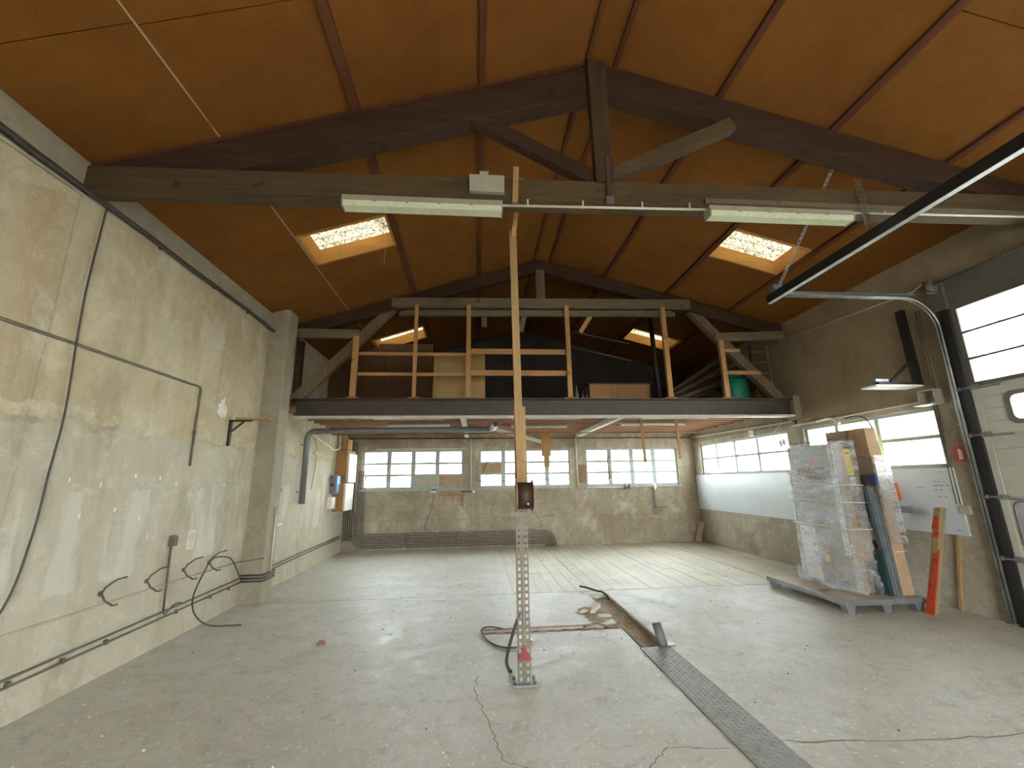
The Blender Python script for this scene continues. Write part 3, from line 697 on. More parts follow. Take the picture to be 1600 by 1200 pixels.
# guard rail
gr = T('guard_railing', 'new pine guard railing along the loft edge', 'railing', (1.2, 7.1, 2.975))
for x, zt, w_ in ((-2.05, 4.05, .09), (-1.05, 4.66, .06), (-.14, 4.66, .075), (1.62, 4.68, .08), (3.42, 4.70, .085), (4.47, 4.06, .09)):
    B(x - w_ / 2, x + w_ / 2, 7.03, 7.10, 2.975, zt).build('post', M['wood_new'], gr, bev=.003)
    B(x - .1, x + .1, 7.03, 7.12, 2.976, 2.99).build('foot_block', M['wood_newx'], gr)
for x0, x1, z, h in ((-2.0, -.1, 3.76, .055), (-2.0, -.1, 3.40, .055), (-.1, 1.58, 3.82, .095), (-.1, 1.58, 3.43, .095), (4.5, 4.86, 3.88, .06), (4.5, 5.2, 3.46, .065)):
    B(x0, x1, 7.101, 7.135, z - h / 2, z + h / 2).build('rail', M['wood_newx'], gr, bev=.003)
# partition and boards in the loft
zp = 2.93
pt = T('loft_partition', 'brown board partition at the back of the loft', 'partition', (-2.1, 9.3, zp))
for i in range(2):
    x0 = XL + .02 + 1.2 * i
    B(x0, min(x0 + 1.19, -.98), 9.30, 9.33, zp, 4.66).build('board', M['hardboard'], pt)
B(-3.2, -3.1, 7.5, 7.6, zp, 4.1).build('stud', M['wood_darkz'], pt)
tag(MB().hexa([(-.80, 7.62, zp), (.16, 7.62, zp), (.16, 7.65, zp), (-.80, 7.65, zp), (-.80, 7.80, 3.98), (.16, 7.80, 3.98), (.16, 7.83, 3.98), (-.80, 7.83, 3.98)]).build('plywood_board', M['plywood'], None), 'pale plywood sheet leaning behind the loft railing', 'board')
# loft goods
bx = T('storage_box', 'brown hardboard box lying on the loft behind the railing', 'box', (2.8, 8.1, zp))
B(2.2, 3.42, 7.9, 8.5, zp, 3.42).build('body', M['ply_brown'], bx, bev=.008); B(2.18, 3.44, 7.88, 8.52, 3.42, 3.44).build('lid', M['hardboard'], bx)
dp = T('dark_pole', 'dark steel pole standing on the loft under its collar', 'pole', (3.5, 7.7, zp))
MB().tube([(3.5, 7.7, zp), (3.46, 7.7, 4.85)], .045, 10).build('tube', M['rail_dark'], dp); B(3.36, 3.6, 7.62, 7.78, 4.80, 4.86).build('head_plate', M['rail_dark'], dp)
def lathe(prof, c, n=20):
    mb = MB(); 
    for r, z in prof:
        for k in range(n):
            a = 2 * PI * k / n; mb.v.append(V(c[0] + r * math.cos(a), c[1] + r * math.sin(a), c[2] + z))
    for i in range(len(prof) - 1):
        for k in range(n):
            a = i * n + k; b = i * n + (k + 1) % n; mb.face([a, b, b + n, a + n], True)
    mb.face(list(range(n))[::-1]); mb.face(list(range((len(prof) - 1) * n, len(prof) * n))); return mb
bar = T('barrel', 'teal plastic barrel standing on the loft', 'barrel', (5.08, 7.75, zp))
lathe([(.2, 0), (.235, .04), (.245, .3), (.24, .52), (.2, .56)], (5.08, 7.75, zp)).build('drum', M['teal'], bar); lathe([(.215, .56), (.215, .6), (.19, .61)], (5.08, 7.75, zp)).build('lid', M['teal'], bar)
sk_ = MB().grid(10, 8, lambda u, v: (5.53 + .15 * math.cos(2 * PI * u) * (1 - .25 * v * v), 7.75 + .17 * math.sin(2 * PI * u) * (1 - .25 * v * v) + .02 * math.sin(9 * v), zp + .55 * v))
tag(sk_.build('sack', M['sack'], None), 'ochre sack standing beside the teal barrel', 'sack')
for i, (x, h, l) in enumerate(((1.84, .36, 'slim grey bottle standing behind the middle loft post'), (1.95, .22, 'short grey bottle next to a slim one on the loft'), (2.03, .20, 'pale stubby canister beside the brown loft box'))):
    b_ = T('bottle', l, 'bottle', (x, 7.5, zp), 'bottles on the loft')
    lathe([(.03, 0), (.035, .02), (.035, h * .6), (.015, h * .8), (.015, h)], (x, 7.5, zp), 10).build('body', M['galv'], b_); lathe([(.018, h), (.018, h + .03)], (x, 7.5, zp), 8).build('cap', M['black'], b_)
# stored lumber sloping down behind the right bay
for i in range(6):
    y = 8.15 + .12 * i
    o = MB().beam((3.7 + .1 * i, y, 2.98 + .085 * i), (5.75, y + .1, 3.62 + .15 * i), .05, .07).build('timber_length', M['wood_greyz'] if i % 2 else M['wood_darkz'], None, bev=.003)
    tag(o, 'length of sawn timber sloping in the stored pile on the loft', 'timber', 'timber stored on the loft')
ld = T('ladder', 'dark metal ladder leaning behind the knee brace on the loft', 'ladder', (5.5, 7.5, zp))
for x in (5.28, 5.62): MB().beam((x, 7.42, zp), (x + .05, 7.5, 4.1), .05, .03, up=(1, 0, 0)).build('stile', M['wood_darkz'] if x < 5.5 else M['galv'], ld)
for k in range(5): MB().beam((5.29, 7.44 + .012 * k, 3.1 + .22 * k), (5.66, 7.44 + .012 * k, 3.1 + .22 * k), .02, .03).build('rung', M['wood_grey'], ld)
fr = T('metal_frame', 'thin bent frame hanging under the loft roof slope', 'frame', (2.2, 9.5, 4.6))
MB().tube([(2.05, 9.0, 4.55), (2.2, 9.0, 4.9), (3.5, 9.0, 4.62)], .015, 6).build('bar', M['wood_grey'], fr); MB().tube([(2.05, 9.0, 4.55), (3.5, 9.0, 4.22)], .015, 6).build('bar', M['wood_grey'], fr)

# ---------------------------------------------------------------- under the loft
dr = T('drain_pipe', 'grey plastic drain pipe dropping down the wall below the loft', 'drain pipe', (-3.15, 8.2, 1.25))
MB().tube([(-3.14, 8.2, 1.25), (-3.14, 8.2, 2.42)] + arc((-3.0, 2.42), .14, 180, 90, 6, 'xz', 8.2)[1:] + [(.28, 8.2, 2.58)], .055, 12).build('pipe', M['pvc'], dr)
B(-3.25, -3.08, 8.18, 8.22, 1.45, 1.47).build('bracket', M['galv'], dr); B(-3.25, -3.08, 8.18, 8.22, 2.3, 2.32).build('bracket', M['galv'], dr)
MB().tube([(.28, 8.2, 2.58), (.33, 8.1, 2.6), (.35, 7.7, 2.62)], .06, 14, cap=False).build('elbow', M['white_pipe'], dr)
MB().tube([(.352, 7.698, 2.62), (.352, 7.69, 2.62)], .05, 14).build('mouth', M['black'], dr)
tag(MB().tube([(-2.8, 8.5, 2.53), (4.6, 8.5, 2.53)], .016, 8).build('service_pipe', M['ply_brown'], None), 'thin brown pipe running across below the loft joists', 'pipe')
tag(MB().tube([(-3.2, 10.3, 2.9), (-3.2, 10.3, 1.72)], .022, 8).build('white_pipe', M['white_pipe'], None), 'white vertical pipe feeding the fuse boxes', 'pipe')
tag(MB().tube(smooth([(-3.1, 8.3, 2.52), (-3.0, 8.9, 2.36), (-3.05, 9.5, 2.3), (-3.12, 10.2, 2.42)]), .012, 6).build('drooping_cable', M['white_pipe'], None), 'white cable drooping from the drain pipe to the corner', 'cable')
tag(MB().tube(smooth([(-3.22, 8.75, 2.5), (-3.2, 8.9, 2.28), (-3.22, 8.75, 2.2), (-3.22, 8.95, 2.1), (-3.23, 8.85, 1.5)]), .007, 6).build('hanging_lead', M['brick'], None), 'thin brown cord hanging on the wall behind the drain pipe', 'cord')
# fuse boxes
fb = T('fuse_board', 'brown timber meter board with pale enclosures in the far corner', 'fuse board', (-3.1, 10.5, .9))
B(XL, -2.99, 10.25, 10.95, 1.62, 2.36).build('upper_case', M['ply_brown'], fb); B(XL, -3.0, 10.15, 10.85, .98, 1.60).build('lower_case', M['ply_brown'], fb)
B(-3.15, -3.02, 10.36, 10.7, 2.38, 2.62).build('wooden_box', M['wood_new'], fb)
d_ = B(-2.99, -2.95, 10.3, 10.92, 1.62, 2.28).build('meter_panel', M['white_box'], fb)
for k in range(5): B(-2.949, -2.944, 10.4, 10.85, 1.70 + .11 * k, 1.76 + .11 * k).build('fuse_row', M['grey_box'], d_)
B(-3.0, -2.96, 10.2, 10.82, .99, 1.59).build('cover_panel', M['white_box'], fb)
sw = T('isolator_switch', 'grey blue isolator box on the wall beside the fuse board', 'switch box', (-3.15, 10.0, 1.35))
B(XL, -3.12, 9.95, 10.2, 1.38, 1.78).build('enclosure', M['grey_plastic'], sw, bev=.01); B(-3.12, -3.08, 9.96, 10.19, 1.4, 1.76).build('cover', M['blue_box'], sw, bev=.008)
MB().tube([(-3.18, 9.95, 1.57), (-3.18, 9.92, 1.57)], .035, 12).build('knob', M['black'], sw)
sb = T('socket_box', 'small white socket box below the isolator switch', 'socket', (-3.15, 9.9, 1.05))
B(XL, -3.13, 9.85, 10.08, 1.06, 1.31).build('enclosure', M['white_box'], sb, bev=.01); MB().tube(smooth([(-3.19, 9.95, 1.06), (-3.17, 9.95, .98), (-3.15, 10.15, .95), (-3.12, 10.3, 1.0)]), .012, 6).build('lead', M['white_pipe'], sb)
# conduit bundle in the corner and along the far wall
for k in range(7):
    r_ = .08 + .05 * k; cx, cz = -2.66, .46; y = YF - .025 - .004 * k
    pts = [(cx - r_, y, 1.9 if k < 4 else .95), (cx - r_, y, cz)] + arc((cx, cz), r_, 180, 270, 8, 'xz', y)[1:]
    zk = cz - r_; rr = .06 + .045 * (6 - k); xe = 1.68
    pts += [(xe, y, zk)] + [(xe + rr * math.sin(a), y, zk - max(zk - .0, 0) * (1 - math.cos(a))) for a in [PI / 2 * i / 8 for i in range(1, 9)]]
    tag(MB().tube(pts, .016, 6).build('conduit', M['conduit'], None), 'dark conduit bending out of the far corner along the wall foot', 'conduit', 'bundle of conduits on the far wall')
for k in range(5):
    x = -3.2 + .05 * k; tag(MB().tube([(x, YF - .03, 2.6), (x, YF - .03, .25)], .016, 6).build('conduit', M['conduit'], None), 'dark conduit rising in the far corner behind the fuse board', 'conduit', 'conduits rising in the far corner')
for x in (-1.7, -.5, .9): tag(B(x, x + .03, YF - .06, YF - .045, .06, .40).build('pipe_clip', M['conduit'], None), 'flat clip strap across the conduit bundle', 'clip', 'clips on the conduit bundle')
tag(MB().tube([(XL + .05, YF - .03, 2.70), (XR - .05, YF - .03, 2.66)], .014, 6).build('ceiling_conduit', M['cable'], None), 'dark cable run high along the far wall above the windows', 'conduit')
tag(MB().tube([(XR - .03, YF - .05, 2.66), (XR - .03, 7.3, 2.58)], .016, 6).build('ceiling_conduit', M['white_pipe'], None), 'pale conduit run above the window of the whiteboard wall', 'conduit')
tag(B(XR - .06, XR, 8.45, 8.53, 2.44, 2.56).build('conduit_box', M['white_box'], None), 'tiny white box on the wall above the four bay window', 'junction box')
for x, z0, z1, lb in ((-.14, 1.34, 2.68, 'white pipe rising between the first and second windows'), (2.62, 1.38, 2.7, 'pale pipe rising between the second and third windows')):
    tag(MB().tube([(x, YF - .03, z1), (x, YF - .03, z0)], .018, 8).build('wall_pipe', M['white_pipe'], None), lb, 'pipe')
tp = T('outlet_valve', 'black and white tap fitting under the first window corner', 'tap', (-.1, 11.0, 1.3))
B(-.38, -.06, YF - .05, YF - .02, 1.335, 1.365).build('pipe', M['black'], tp); MB().tube([(-.06, YF - .02, 1.35), (-.06, YF - .09, 1.35)], .035, 12).build('cap', M['white_box'], tp)
tag(B(-1.13, -1.0, YF - .05, YF, 1.33, 1.46).build('socket_box', M['white_box'], None, bev=.01), 'white socket box under the first window', 'socket')
tag(MB().tube(smooth([(-1.05, YF - .03, 1.33), (-1.1, YF - .03, .95), (-1.25, YF - .03, .55), (-1.2, YF - .05, .42)]), .007, 6).build('socket_cable', M['cable'], None), 'dark cord dangling from the white socket box', 'cord')
shf = T('wall_shelf', 'small wooden shelf bracketed below the first window', 'shelf', (-.6, 11.0, 1.28))
B(-.93, -.27, YF - .2, YF, 1.26, 1.285).build('top', M['wood_newx'], shf)
for x in (-.84, -.36): B(x, x + .05, YF - .06, YF, 1.0, 1.26).build('leg', M['wood_prop'], shf)
B(-.60, -.56, YF - .19, YF - .16, 1.12, 1.26).build('red_peg', M['orange'], shf)
tag(B(-2.5, -.25, YF - .03, YF, 2.42, 2.435).build('curtain_batten', M['white_pipe'], None), 'thin pale batten above the first window', 'batten')
wr = T('window_rail', 'thin grey tube rail across the middle window', 'rail', (1.25, 10.85, 1.6))
MB().tube([(.08, 10.95, 1.6), (2.47, 10.95, 1.62)], .013, 6).build('tube', M['galv'], wr)
for x in (.08, 2.47): MB().tube([(x, 10.95, 1.61), (x, YF, 1.6)], .011, 6).build('bracket', M['galv'], wr)
tag(MB().beam((.16, YF - .015, 1.8), (.42, YF - .015, 2.38), .02, .05, up=(0, 1, 0)).build('diagonal_batten', M['wood_greyz'], None), 'dark batten leaning across the middle window corner', 'batten')
tag(B(2.66, 2.86, YF - .03, YF - .001, 1.52, 1.98).build('small_board', M['card2'], None), 'small brown board on the wall between two windows', 'board')
lv = T('valve_pipe', 'pale pipe with two valves under the third window', 'pipe', (3.5, 11.0, 1.38))
MB().tube([(2.62, YF - .04, 1.38), (4.0, YF - .04, 1.39)], .014, 8).build('pipe', M['white_pipe'], lv)
for x in (3.86, 3.96): MB().tube([(x, YF - .07, 1.34), (x, YF - .07, 1.5)], .022, 8).build('valve', M['conduit'], lv)
ba = T('angle_bracket', 'brown steel angle bracket hanging under the third window', 'bracket', (4.65, 11.0, .9))
B(4.62, 4.66, YF - .05, YF - .02, .91, 1.35).build('upright', M['grey_plastic'], ba); B(4.62, 4.92, YF - .14, YF - .02, .87, .905).build('arm', M['ply_brown'], ba); 
MB().grid(8, 6, lambda u, v: (4.64 + .05 * math.cos(2 * PI * u) * math.sin(PI * v) + .01, YF - .06 + .04 * math.sin(2 * PI * u) * math.sin(PI * v), 1.4 + .09 * math.cos(PI * v))).build('rag', M['plaster'], ba)
tf = T('window_stay', 'thin T shaped rod hanging in front of the third window', 'rod', (3.55, 10.9, 1.6))
MB().tube([(3.3, 11.105, 2.15), (3.6, 11.105, 2.16)], .01, 6).build('bar', M['brick'], tf); MB().tube([(3.45, 11.105, 2.15), (3.52, 11.105, 1.62)], .01, 6).build('bar', M['brick'], tf); MB().tube([(3.42, 11.105, 1.62), (3.64, 11.105, 1.64)], .01, 6).build('bar', M['brick'], tf)
for x, z, lb in ((3.42, 1.92, 'shorter pine batten hanging from the pipe before the third window'), (4.17, 1.98, 'pine batten hanging nearest the corner before the third window')):
    tag(MB().beam((x, 8.45, z), (x - .02, 8.45, 2.79), .04, .05, up=(1, 0, 0)).build('hanging_batten', M['wood_new'], None), lb, 'batten')
hb = T('hanging_board', 'short orange pine board hanging before the middle window', 'board', (1.5, 9.0, 1.87))
B(1.40, 1.60, 9.08, 9.11, 2.1, 2.79).build('board', M['wood_new'], hb); B(1.44, 1.56, 9.06, 9.08, 1.87, 2.3).build('lower_piece', M['wood_prop'], hb)
tag(MB().beam((.25, 9.43, 2.77), (1.55, 9.43, 2.42), .02, .08).build('slanting_strip', M['white_pipe'], None), 'pale strip slanting down behind the wooden prop under the loft', 'strip')
tag(MB().beam((5.62, 10.95, .02), (5.76, 10.9, .5), .05, .14, up=(1, 0, 0)).build('leaning_board', M['wood_batten'], None), 'short grey board leaning in the far corner', 'board')
# wall marks: iron cross on the far wall
tag(MB().beam((1.75, YF - .01, .72), (2.0, YF - .01, .73), .012, .02).build('iron_strap', M['brick'], None), 'rusty iron strap fixed low on the far wall', 'strap')

# ---------------------------------------------------------------- wall_left fittings
def along(name, label, cat, pts, r, m, group=None, n=6, clips=()):
    rt = T(name, label, cat, pts[0], group); MB().tube(pts, r, n).build('cable', m, rt)
    for y, z in clips: B(XL, XL + .03, y - .01, y + .01, z - .02, z + .02).build('clip', M['conduit'], rt)
    return rt
pts = [(XL + .04, YB + .2 + i * .6, 3.99 + .012 * math.sin(i * 2.1)) for i in range(18)]; pts = [p for p in pts if p[1] < 6.5] + [(XL + .04, 6.5, 3.97), (XL + .09, 6.57, 3.95)]
along('wall_cable', 'thick dark cable bundle clipped high along the wall', 'cable', pts, .024, M['cable'], clips=[(2.9, 3.99), (3.35, 3.99), (4.2, 3.99), (5.1, 3.99), (5.9, 3.99)])
tag(MB().tube([(XL + .02, 1.0, 3.90), (XL + .02, 3.35, 3.95)], .012, 6).build('white_conduit', M['white_pipe'], None), 'thin white conduit below the thick wall cable', 'conduit')
tag(MB().tube(smooth([(XL + .03, 3.53, 3.97), (XL + .04, 3.51, 3.7), (XL + .04, 3.50, 3.2), (XL + .04, 3.515, 2.76), (XL + .04, 3.54, 2.4), (XL + .04, 3.55, 2.1), (XL + .04, 3.53, 1.7), (XL + .04, 3.51, 1.25), (XL + .04, 3.42, .8), (XL + .04, 3.1, .3)]), .0075, 6).build('hanging_cable', M['cable'], None), 'black cable hanging down the wall from the cable bundle', 'cable')
along('conduit', 'rusty conduit crossing the wall and dropping beside the plaster patch', 'conduit', [(XL + .015, .5, 2.74), (XL + .015, 5.13, 2.73), (XL + .015, 5.15, 2.7), (XL + .015, 5.16, 1.82)], .013, M['conduit'], clips=[(5.155, 2.2)])
bk = T('shelf_bracket', 'rusty angle bracket with a short plank fixed to the wall', 'bracket', (XL, 5.86, 2.1))
B(XL, XL + .03, 5.83, 5.87, 2.1, 2.44).build('upright', M['rail_dark'], bk); B(XL, XL + .28, 5.83, 5.87, 2.42, 2.44).build('arm', M['rail_dark'], bk); MB().beam((XL + .02, 5.85, 2.28), (XL + .18, 5.85, 2.42), .02, .02).build('brace', M['rail_dark'], bk)
B(XL + .1, XL + .52, 5.78, 5.92, 2.44, 2.465).build('plank', M['wood_prop'], bk)
for i, (y, z) in enumerate(((4.26, .70), (4.79, .69), (5.33, .69), (5.79, .69))):
    h = T('wall_hook', ['steel cable hook in the wall, first from the near end', 'steel cable hook in the wall, second from the near end', 'steel cable hook in the wall between the switch drop and the loop', 'steel cable hook holding the dangling black lead'][i], 'hook', (XL, y, z), 'cable hooks on the wall')
    MB().tube([(XL + .20, y, z + .13), (XL + .12, y, z + .11), (XL + .04, y, z + .05), (XL + .015, y, z), (XL + .05, y, z - .06), (XL + .12, y, z - .10), (XL + .16, y, z - .09)], .0085, 6).build('hook_bar', M['steel'], h)
    MB().tube([(XL, y, z), (XL + .012, y, z)], .022, 10).build('rosette', M['conduit'], h)
for nm, z, l in (('upper', .33, 'upper of two grey cables run low along the wall'), ('lower', .275, 'lower of two grey cables run low along the wall')):
    along('wall_cable', l, 'cable', [(XL + .02, -1, z - .03), (XL + .02, 3.5, z - .015), (XL + .02, 5.0, z), (XL + .02, 6.56, z + .02)], .0095, M['conduit'], clips=[(y, z) for y in (3.2, 3.6, 4.0, 4.4, 5.3, 5.9, 6.3)] if nm == 'lower' else ())
tag(MB().tube([(XL + .012, 1, .64), (XL + .012, 3.5, .61), (XL + .012, 5.2, .60), (XL + .012, 6.56, .57)], .010, 6).build('thin_pipe', M['wall_left'], None), 'thin painted pipe above the two low cables', 'pipe')
sd = T('switch_drop', 'grey switch on a vertical conduit rising from the low cables', 'switch', (XL, 5.07, .3))
MB().tube([(XL + .015, 5.09, .32), (XL + .015, 5.055, 1.0)], .010, 6).build('conduit', M['conduit'], sd); B(XL, XL + .06, 5.015, 5.09, .98, 1.08).build('switch', M['conduit'], sd, bev=.01); MB().tube(smooth([(XL + .015, 5.09, .33), (XL + .02, 5.12, .30), (XL + .02, 5.25, .36), (XL + .02, 5.4, .335)]), .009, 6).build('bend', M['conduit'], sd)
tag(MB().tube(smooth([(XL + .03, 6.5, .38), (XL + .05, 6.35, .52), (XL + .05, 6.15, .68), (XL + .05, 5.8, .73), (XL + .08, 5.6, .62), (XL + .14, 5.35, .42), (XL + .2, 5.3, .25), (XL + .3, 5.4, .10), (XL + .45, 5.6, .03), (XL + .52, 5.68, .012)]), .0085, 6).build('dangling_lead', M['cable'], None), 'black lead looping over a wall hook down to the floor', 'cable')
note = T('wall_notice', 'faded paper notice with handwritten lines on the wall', 'notice', (XL, 5.38, 1.0))
B(XL, XL + .003, 5.33, 5.45, .9, 1.1).build('sheet', M['plaster'], note)
for k in range(5): B(XL + .003, XL + .004, 5.345 + .02 * k, 5.35 + .02 * k, .91, 1.09).build('written_line', M['brick'], note)
# bundle round the column
for z, l in ((.30, 'dark cable wrapped round the column foot, bottom one'), (.34, 'dark cable wrapped round the column foot, middle one'), (.38, 'dark cable wrapped round the column foot, top one')):
    tag(MB().tube([(XL + .02, 6.56, z), (-2.98, 6.56, z), (-2.94, 6.58, z), (-2.94, 6.92, z), (-2.98, 6.925, z), (XL + .02, 6.94, z)], .013, 6).build('column_cable', M['cable'], None), l, 'cable', 'cables round the column')
tag(MB().tube([(XL, 6.57, .56), (-2.95, 6.57, .60)], .008, 6).build('thin_wire', M['conduit'], None), 'thin wire tied across the column above the cables', 'wire')
sd2 = T('column_switch', 'grey switch with conduit on the inner face of the column', 'switch', (-2.95, 6.8, .35))
MB().tube([(-2.945, 6.78, .38), (-2.945, 6.78, 1.20)], .013, 6).build('conduit', M['white_pipe'], sd2); B(-2.96, -2.9, 6.74, 6.82, 1.18, 1.28).build('switch', M['grey_box'], sd2, bev=.01)
for z, l in ((.36, 'upper cable run behind the column towards the far corner'), (.31, 'lower cable run behind the column towards the far corner')):
    tag(MB().tube([(XL + .02, 6.92, z - .03), (XL + .02, 8.5, z), (XL + .02, 10.9, z + .02)], .012, 6).build('wall_cable', M['conduit'], None), l, 'cable')
tag(MB().beam((XL + .02, 7.35, 1.35), (XL + .02, 7.5, 1.52), .02, .04, up=(1, 0, 0)).build('wall_clip', M['cable'], None), 'dark metal clip on the wall behind the column', 'clip')
tag(B(XL, XL + .02, 7.35, 7.7, .94, .965).build('white_peg', M['white_box'], None), 'short white strip on the wall behind the column', 'strip')

# ---------------------------------------------------------------- wall_right fittings
wb1 = tag(B(XR - .02, XR, 7.57, YF - .05, .82, 1.67).build('whiteboard', M['white_board'], None), 'long blank white board below the four bay window', 'board')
wb2 = T('whiteboard', 'white board with marker notes beside the sectional door', 'board', (XR, 5.7, .87))
MB().prism([(4.79, .875), (6.7, .87), (6.7, 1.675), (4.80, 1.675)], 'x', XR - .02, XR).build('panel', M['white_board'], wb2)
for z, ys_ in ((1.62, (4.93, 4.99)), (1.50, (4.92, 4.98, 5.02)), (1.455, (4.88, 4.95, 5.0, 5.04)), (1.40, (4.84, 4.97, 5.03)), (1.32, (4.93, 5.0)), (1.43, (5.2, 5.25)), (.93, (4.87,))):
    for y in ys_:
        L = rnd.uniform(.025, .05); B(XR - .0215, XR - .02, y, y + L, z, z + .006).build('marker_note', M['ink'], wb2)
fs_ = T('fire_sign', 'small red and white fire safety sign by the door track', 'sign', (XR, 4.68, 1.75))
B(XR - .004, XR, 4.64, 4.76, 1.74, 1.92).build('plate', M['sign_red'], fs_); MB().prism([(4.665, 1.765), (4.71, 1.765), (4.71, 1.885), (4.69, 1.895), (4.665, 1.87)], 'x', XR - .006, XR - .004).build('pictogram', M['sign_white'], fs_)
ob = T('pendant_control', 'orange pendant control box hanging over the white board', 'control', (XR, 5.57, 1.25))
MB().prism([(5.50, 1.27), (5.62, 1.22), (5.64, 1.44), (5.53, 1.49)], 'x', XR - .1, XR - .03).build('housing', M['orange'], ob, bev=.01)
for k in range(2): MB().tube(smooth([(XR - .06 + .02 * k, 5.6, 1.45), (XR - .06, 5.64, 1.62), (XR - .08 + .02 * k, 5.66, 2.0), (XR - .07, 5.72, 2.35), (XR - .05, 5.9, 2.47), (XR - .05, 6.15, 2.47)]), .010, 6).build('cable', M['cable'], ob)
for k in range(4): MB().tube([(XR - .1, 5.6 - .008 * k, 1.28 + .05 * k), (XR - .115, 5.6 - .008 * k, 1.28 + .05 * k)], .012, 8).build('button', M['black'], ob)
sk2 = T('trailing_socket', 'grey double socket hanging under the orange control', 'socket', (XR, 5.5, 1.1))
B(XR - .09, XR - .03, 5.40, 5.62, 1.10, 1.18).build('body', M['grey_plastic'], sk2, bev=.008); MB().tube([(XR - .06, 5.57, 1.18), (XR - .06, 5.57, 1.24)], .007, 6).build('lead', M['cable'], sk2)
jb2 = T('window_knot', 'pale cable bundle tied at the head of the window', 'cable', (XR, 6.3, 2.45))
MB().tube(smooth([(XR - .05, 6.7, 2.50), (XR - .06, 6.45, 2.52), (XR - .08, 6.3, 2.47), (XR - .1, 6.2, 2.4)]), .02, 8).build('knot', M['plaster'], jb2)
tag(MB().tube([(XR - .025, 7.3, 2.5), (XR - .025, 4.9, 2.52)], .012, 6).build('window_conduit', M['white_pipe'], None), 'pale conduit above the window beside the sectional door', 'conduit')
cb = T('chain_guide', 'galvanised chain guide strip beside the sectional door', 'conduit', (XR, 4.78, 1.2))
for y in (4.74, 4.78): MB().tube([(XR - .03, y, 3.7), (XR - .03, y, 2.64)], .008, 6).build('guide', M['steel'], cb)
for y in (4.81, 4.85): MB().tube([(XR - .015, y, 2.46), (XR - .015, y, 1.24)], .009, 6).build('guide', M['steel'], cb)
bb = T('terminal_box', 'open grey terminal box above the window corner', 'box', (XR, 4.82, 2.45))
mbb = MB().cells([XR - .12, XR - .01, XR], [4.72, 4.735, 4.905, 4.92], [2.47, 2.485, 2.63, 2.645], lambda x, y, z: x > XR - .01 or not (4.735 < y < 4.905 and 2.485 < z < 2.63)); mbb.build('case', M['grey_box'], bb); B(XR - .2, XR - .0, 4.70, 4.94, 2.45, 2.47).build('tray', M['grey_box'], bb)
tag(B(XR - .05, XR, 4.70, 4.82, 1.13, 1.23).build('switch_plate', M['grey_box'], None, bev=.01), 'small beige switch at the corner of the marked white board', 'switch')
tag(MB().beam((XR - .035, 5.07, 0), (XR - .035, 4.90, .875), .03, .03, up=(1, 0, 0)).build('prop_stick', M['wood_prop'], None), 'thin pale stick propping up the marked white board', 'stick')
rb = T('wall_bracket', 'black triangular bracket high on the wall above the window', 'bracket', (XR, 4.96, 2.7))
MB().beam((XR - .05, 4.96, 3.78), (XR - .05, 4.94, 2.72), .09, .06, up=(1, 0, 0)).build('upright', M['black'], rb); MB().beam((XR, 4.95, 2.75), (XR - .62, 4.95, 2.75), .06, .05).build('arm', M['black'], rb); MB().beam((XR - .06, 4.95, 3.08), (XR - .42, 4.95, 2.78), .03, .03).build('brace', M['black'], rb)
B(XR - .75, XR - .1, 4.84, 5.06, 2.70, 2.722).build('plate', M['white_box'], rb); B(XR - .68, XR - .5, 4.90, 4.98, 2.775, 2.81).build('clamp', M['galv'], rb)
tag(MB().tube([(XR - .03, 7.26, 4.13), (XR - .03, 4.76, 3.97), (XR - .03, 4.6, 4.02)], .012, 6).build('wall_wire', M['white_pipe'], None), 'pale wire climbing along the top of the wall to the door', 'wire')
tag(MB().tube(smooth([(XR - .02, 7.28, 3.0), (XR - .02, 7.26, 2.72), (XR - .02, 7.2, 2.5)]), .012, 6).build('cable_drop', M['black'], None), 'black cable dropping beside the loft beam end', 'cable')
tag(MB().tube(smooth([(XR - .03, 7.9, 2.62), (XR - .05, 7.8, 2.45), (XR - .04, 7.65, 2.52), (XR - .03, 7.5, 2.66)]), .006, 6).build('wire_loop', M['white_pipe'], None), 'loop of thin wire hanging under the loft beam end', 'wire')

# ---------------------------------------------------------------- prop in the middle
px, py = .395, 3.85
pr = T('slotted_prop', 'slotted steel angle prop bolted to the floor with a timber extension', 'prop', (px, py, 0))
B(px - .10, px + .10, py - .07, py + .07, 0, .014).build('base_plate', M['galv'], pr)
for sx in (-1, 1):
    for sy in (-1, 1): MB().tube([(px + sx * .08, py + sy * .045, .014), (px + sx * .08, py + sy * .045, .035)], .012, 6).build('bolt', M['steel'], pr)
def slot_angle(xa, xb, y, web_x, z1):
    """angle iron: a slotted front face xa..xb at y and a return flange at web_x"""
    mb = MB(); n = 26; t = .003; e = .012; H = z1 - .014; zz = [.014]
    for i in range(n): z = .014 + H * (i + .25) / n; zz += [z, z + H / n * .55]
    zz.append(z1)
    xs_ = [xa, xa + e, xb - e, xb]
    def so(x, yy, z):
        if not (xa + e < x < xb - e): return True
        return (z - .014) % (H / n) < H / n * .25 or (z - .014) % (H / n) > H / n * .8
    mb.cells(xs_, [y, y + t], zz, so)
    ysx = [y + t, y + .014, y + .036, y + .048]
    def so2(x, yy, z):
        if not (y + .014 < yy < y + .036): return True
        return (z - .014) % (H / n) < H / n * .25 or (z - .014) % (H / n) > H / n * .8
    mb.cells([web_x, web_x + t], ysx, zz, so2)
    return mb
slot_angle(px - .052, px - .006, py - .03, px - .052, 1.36).build('slotted_angle', M['steel'], pr)
slot_angle(px + .006, px + .052, py - .03, px + .049, 1.36).build('slotted_angle', M['steel'], pr)
B(px - .004, px + .004, py - .02, py + .02, .014, 1.36).build('centre_web', M['steel'], pr)
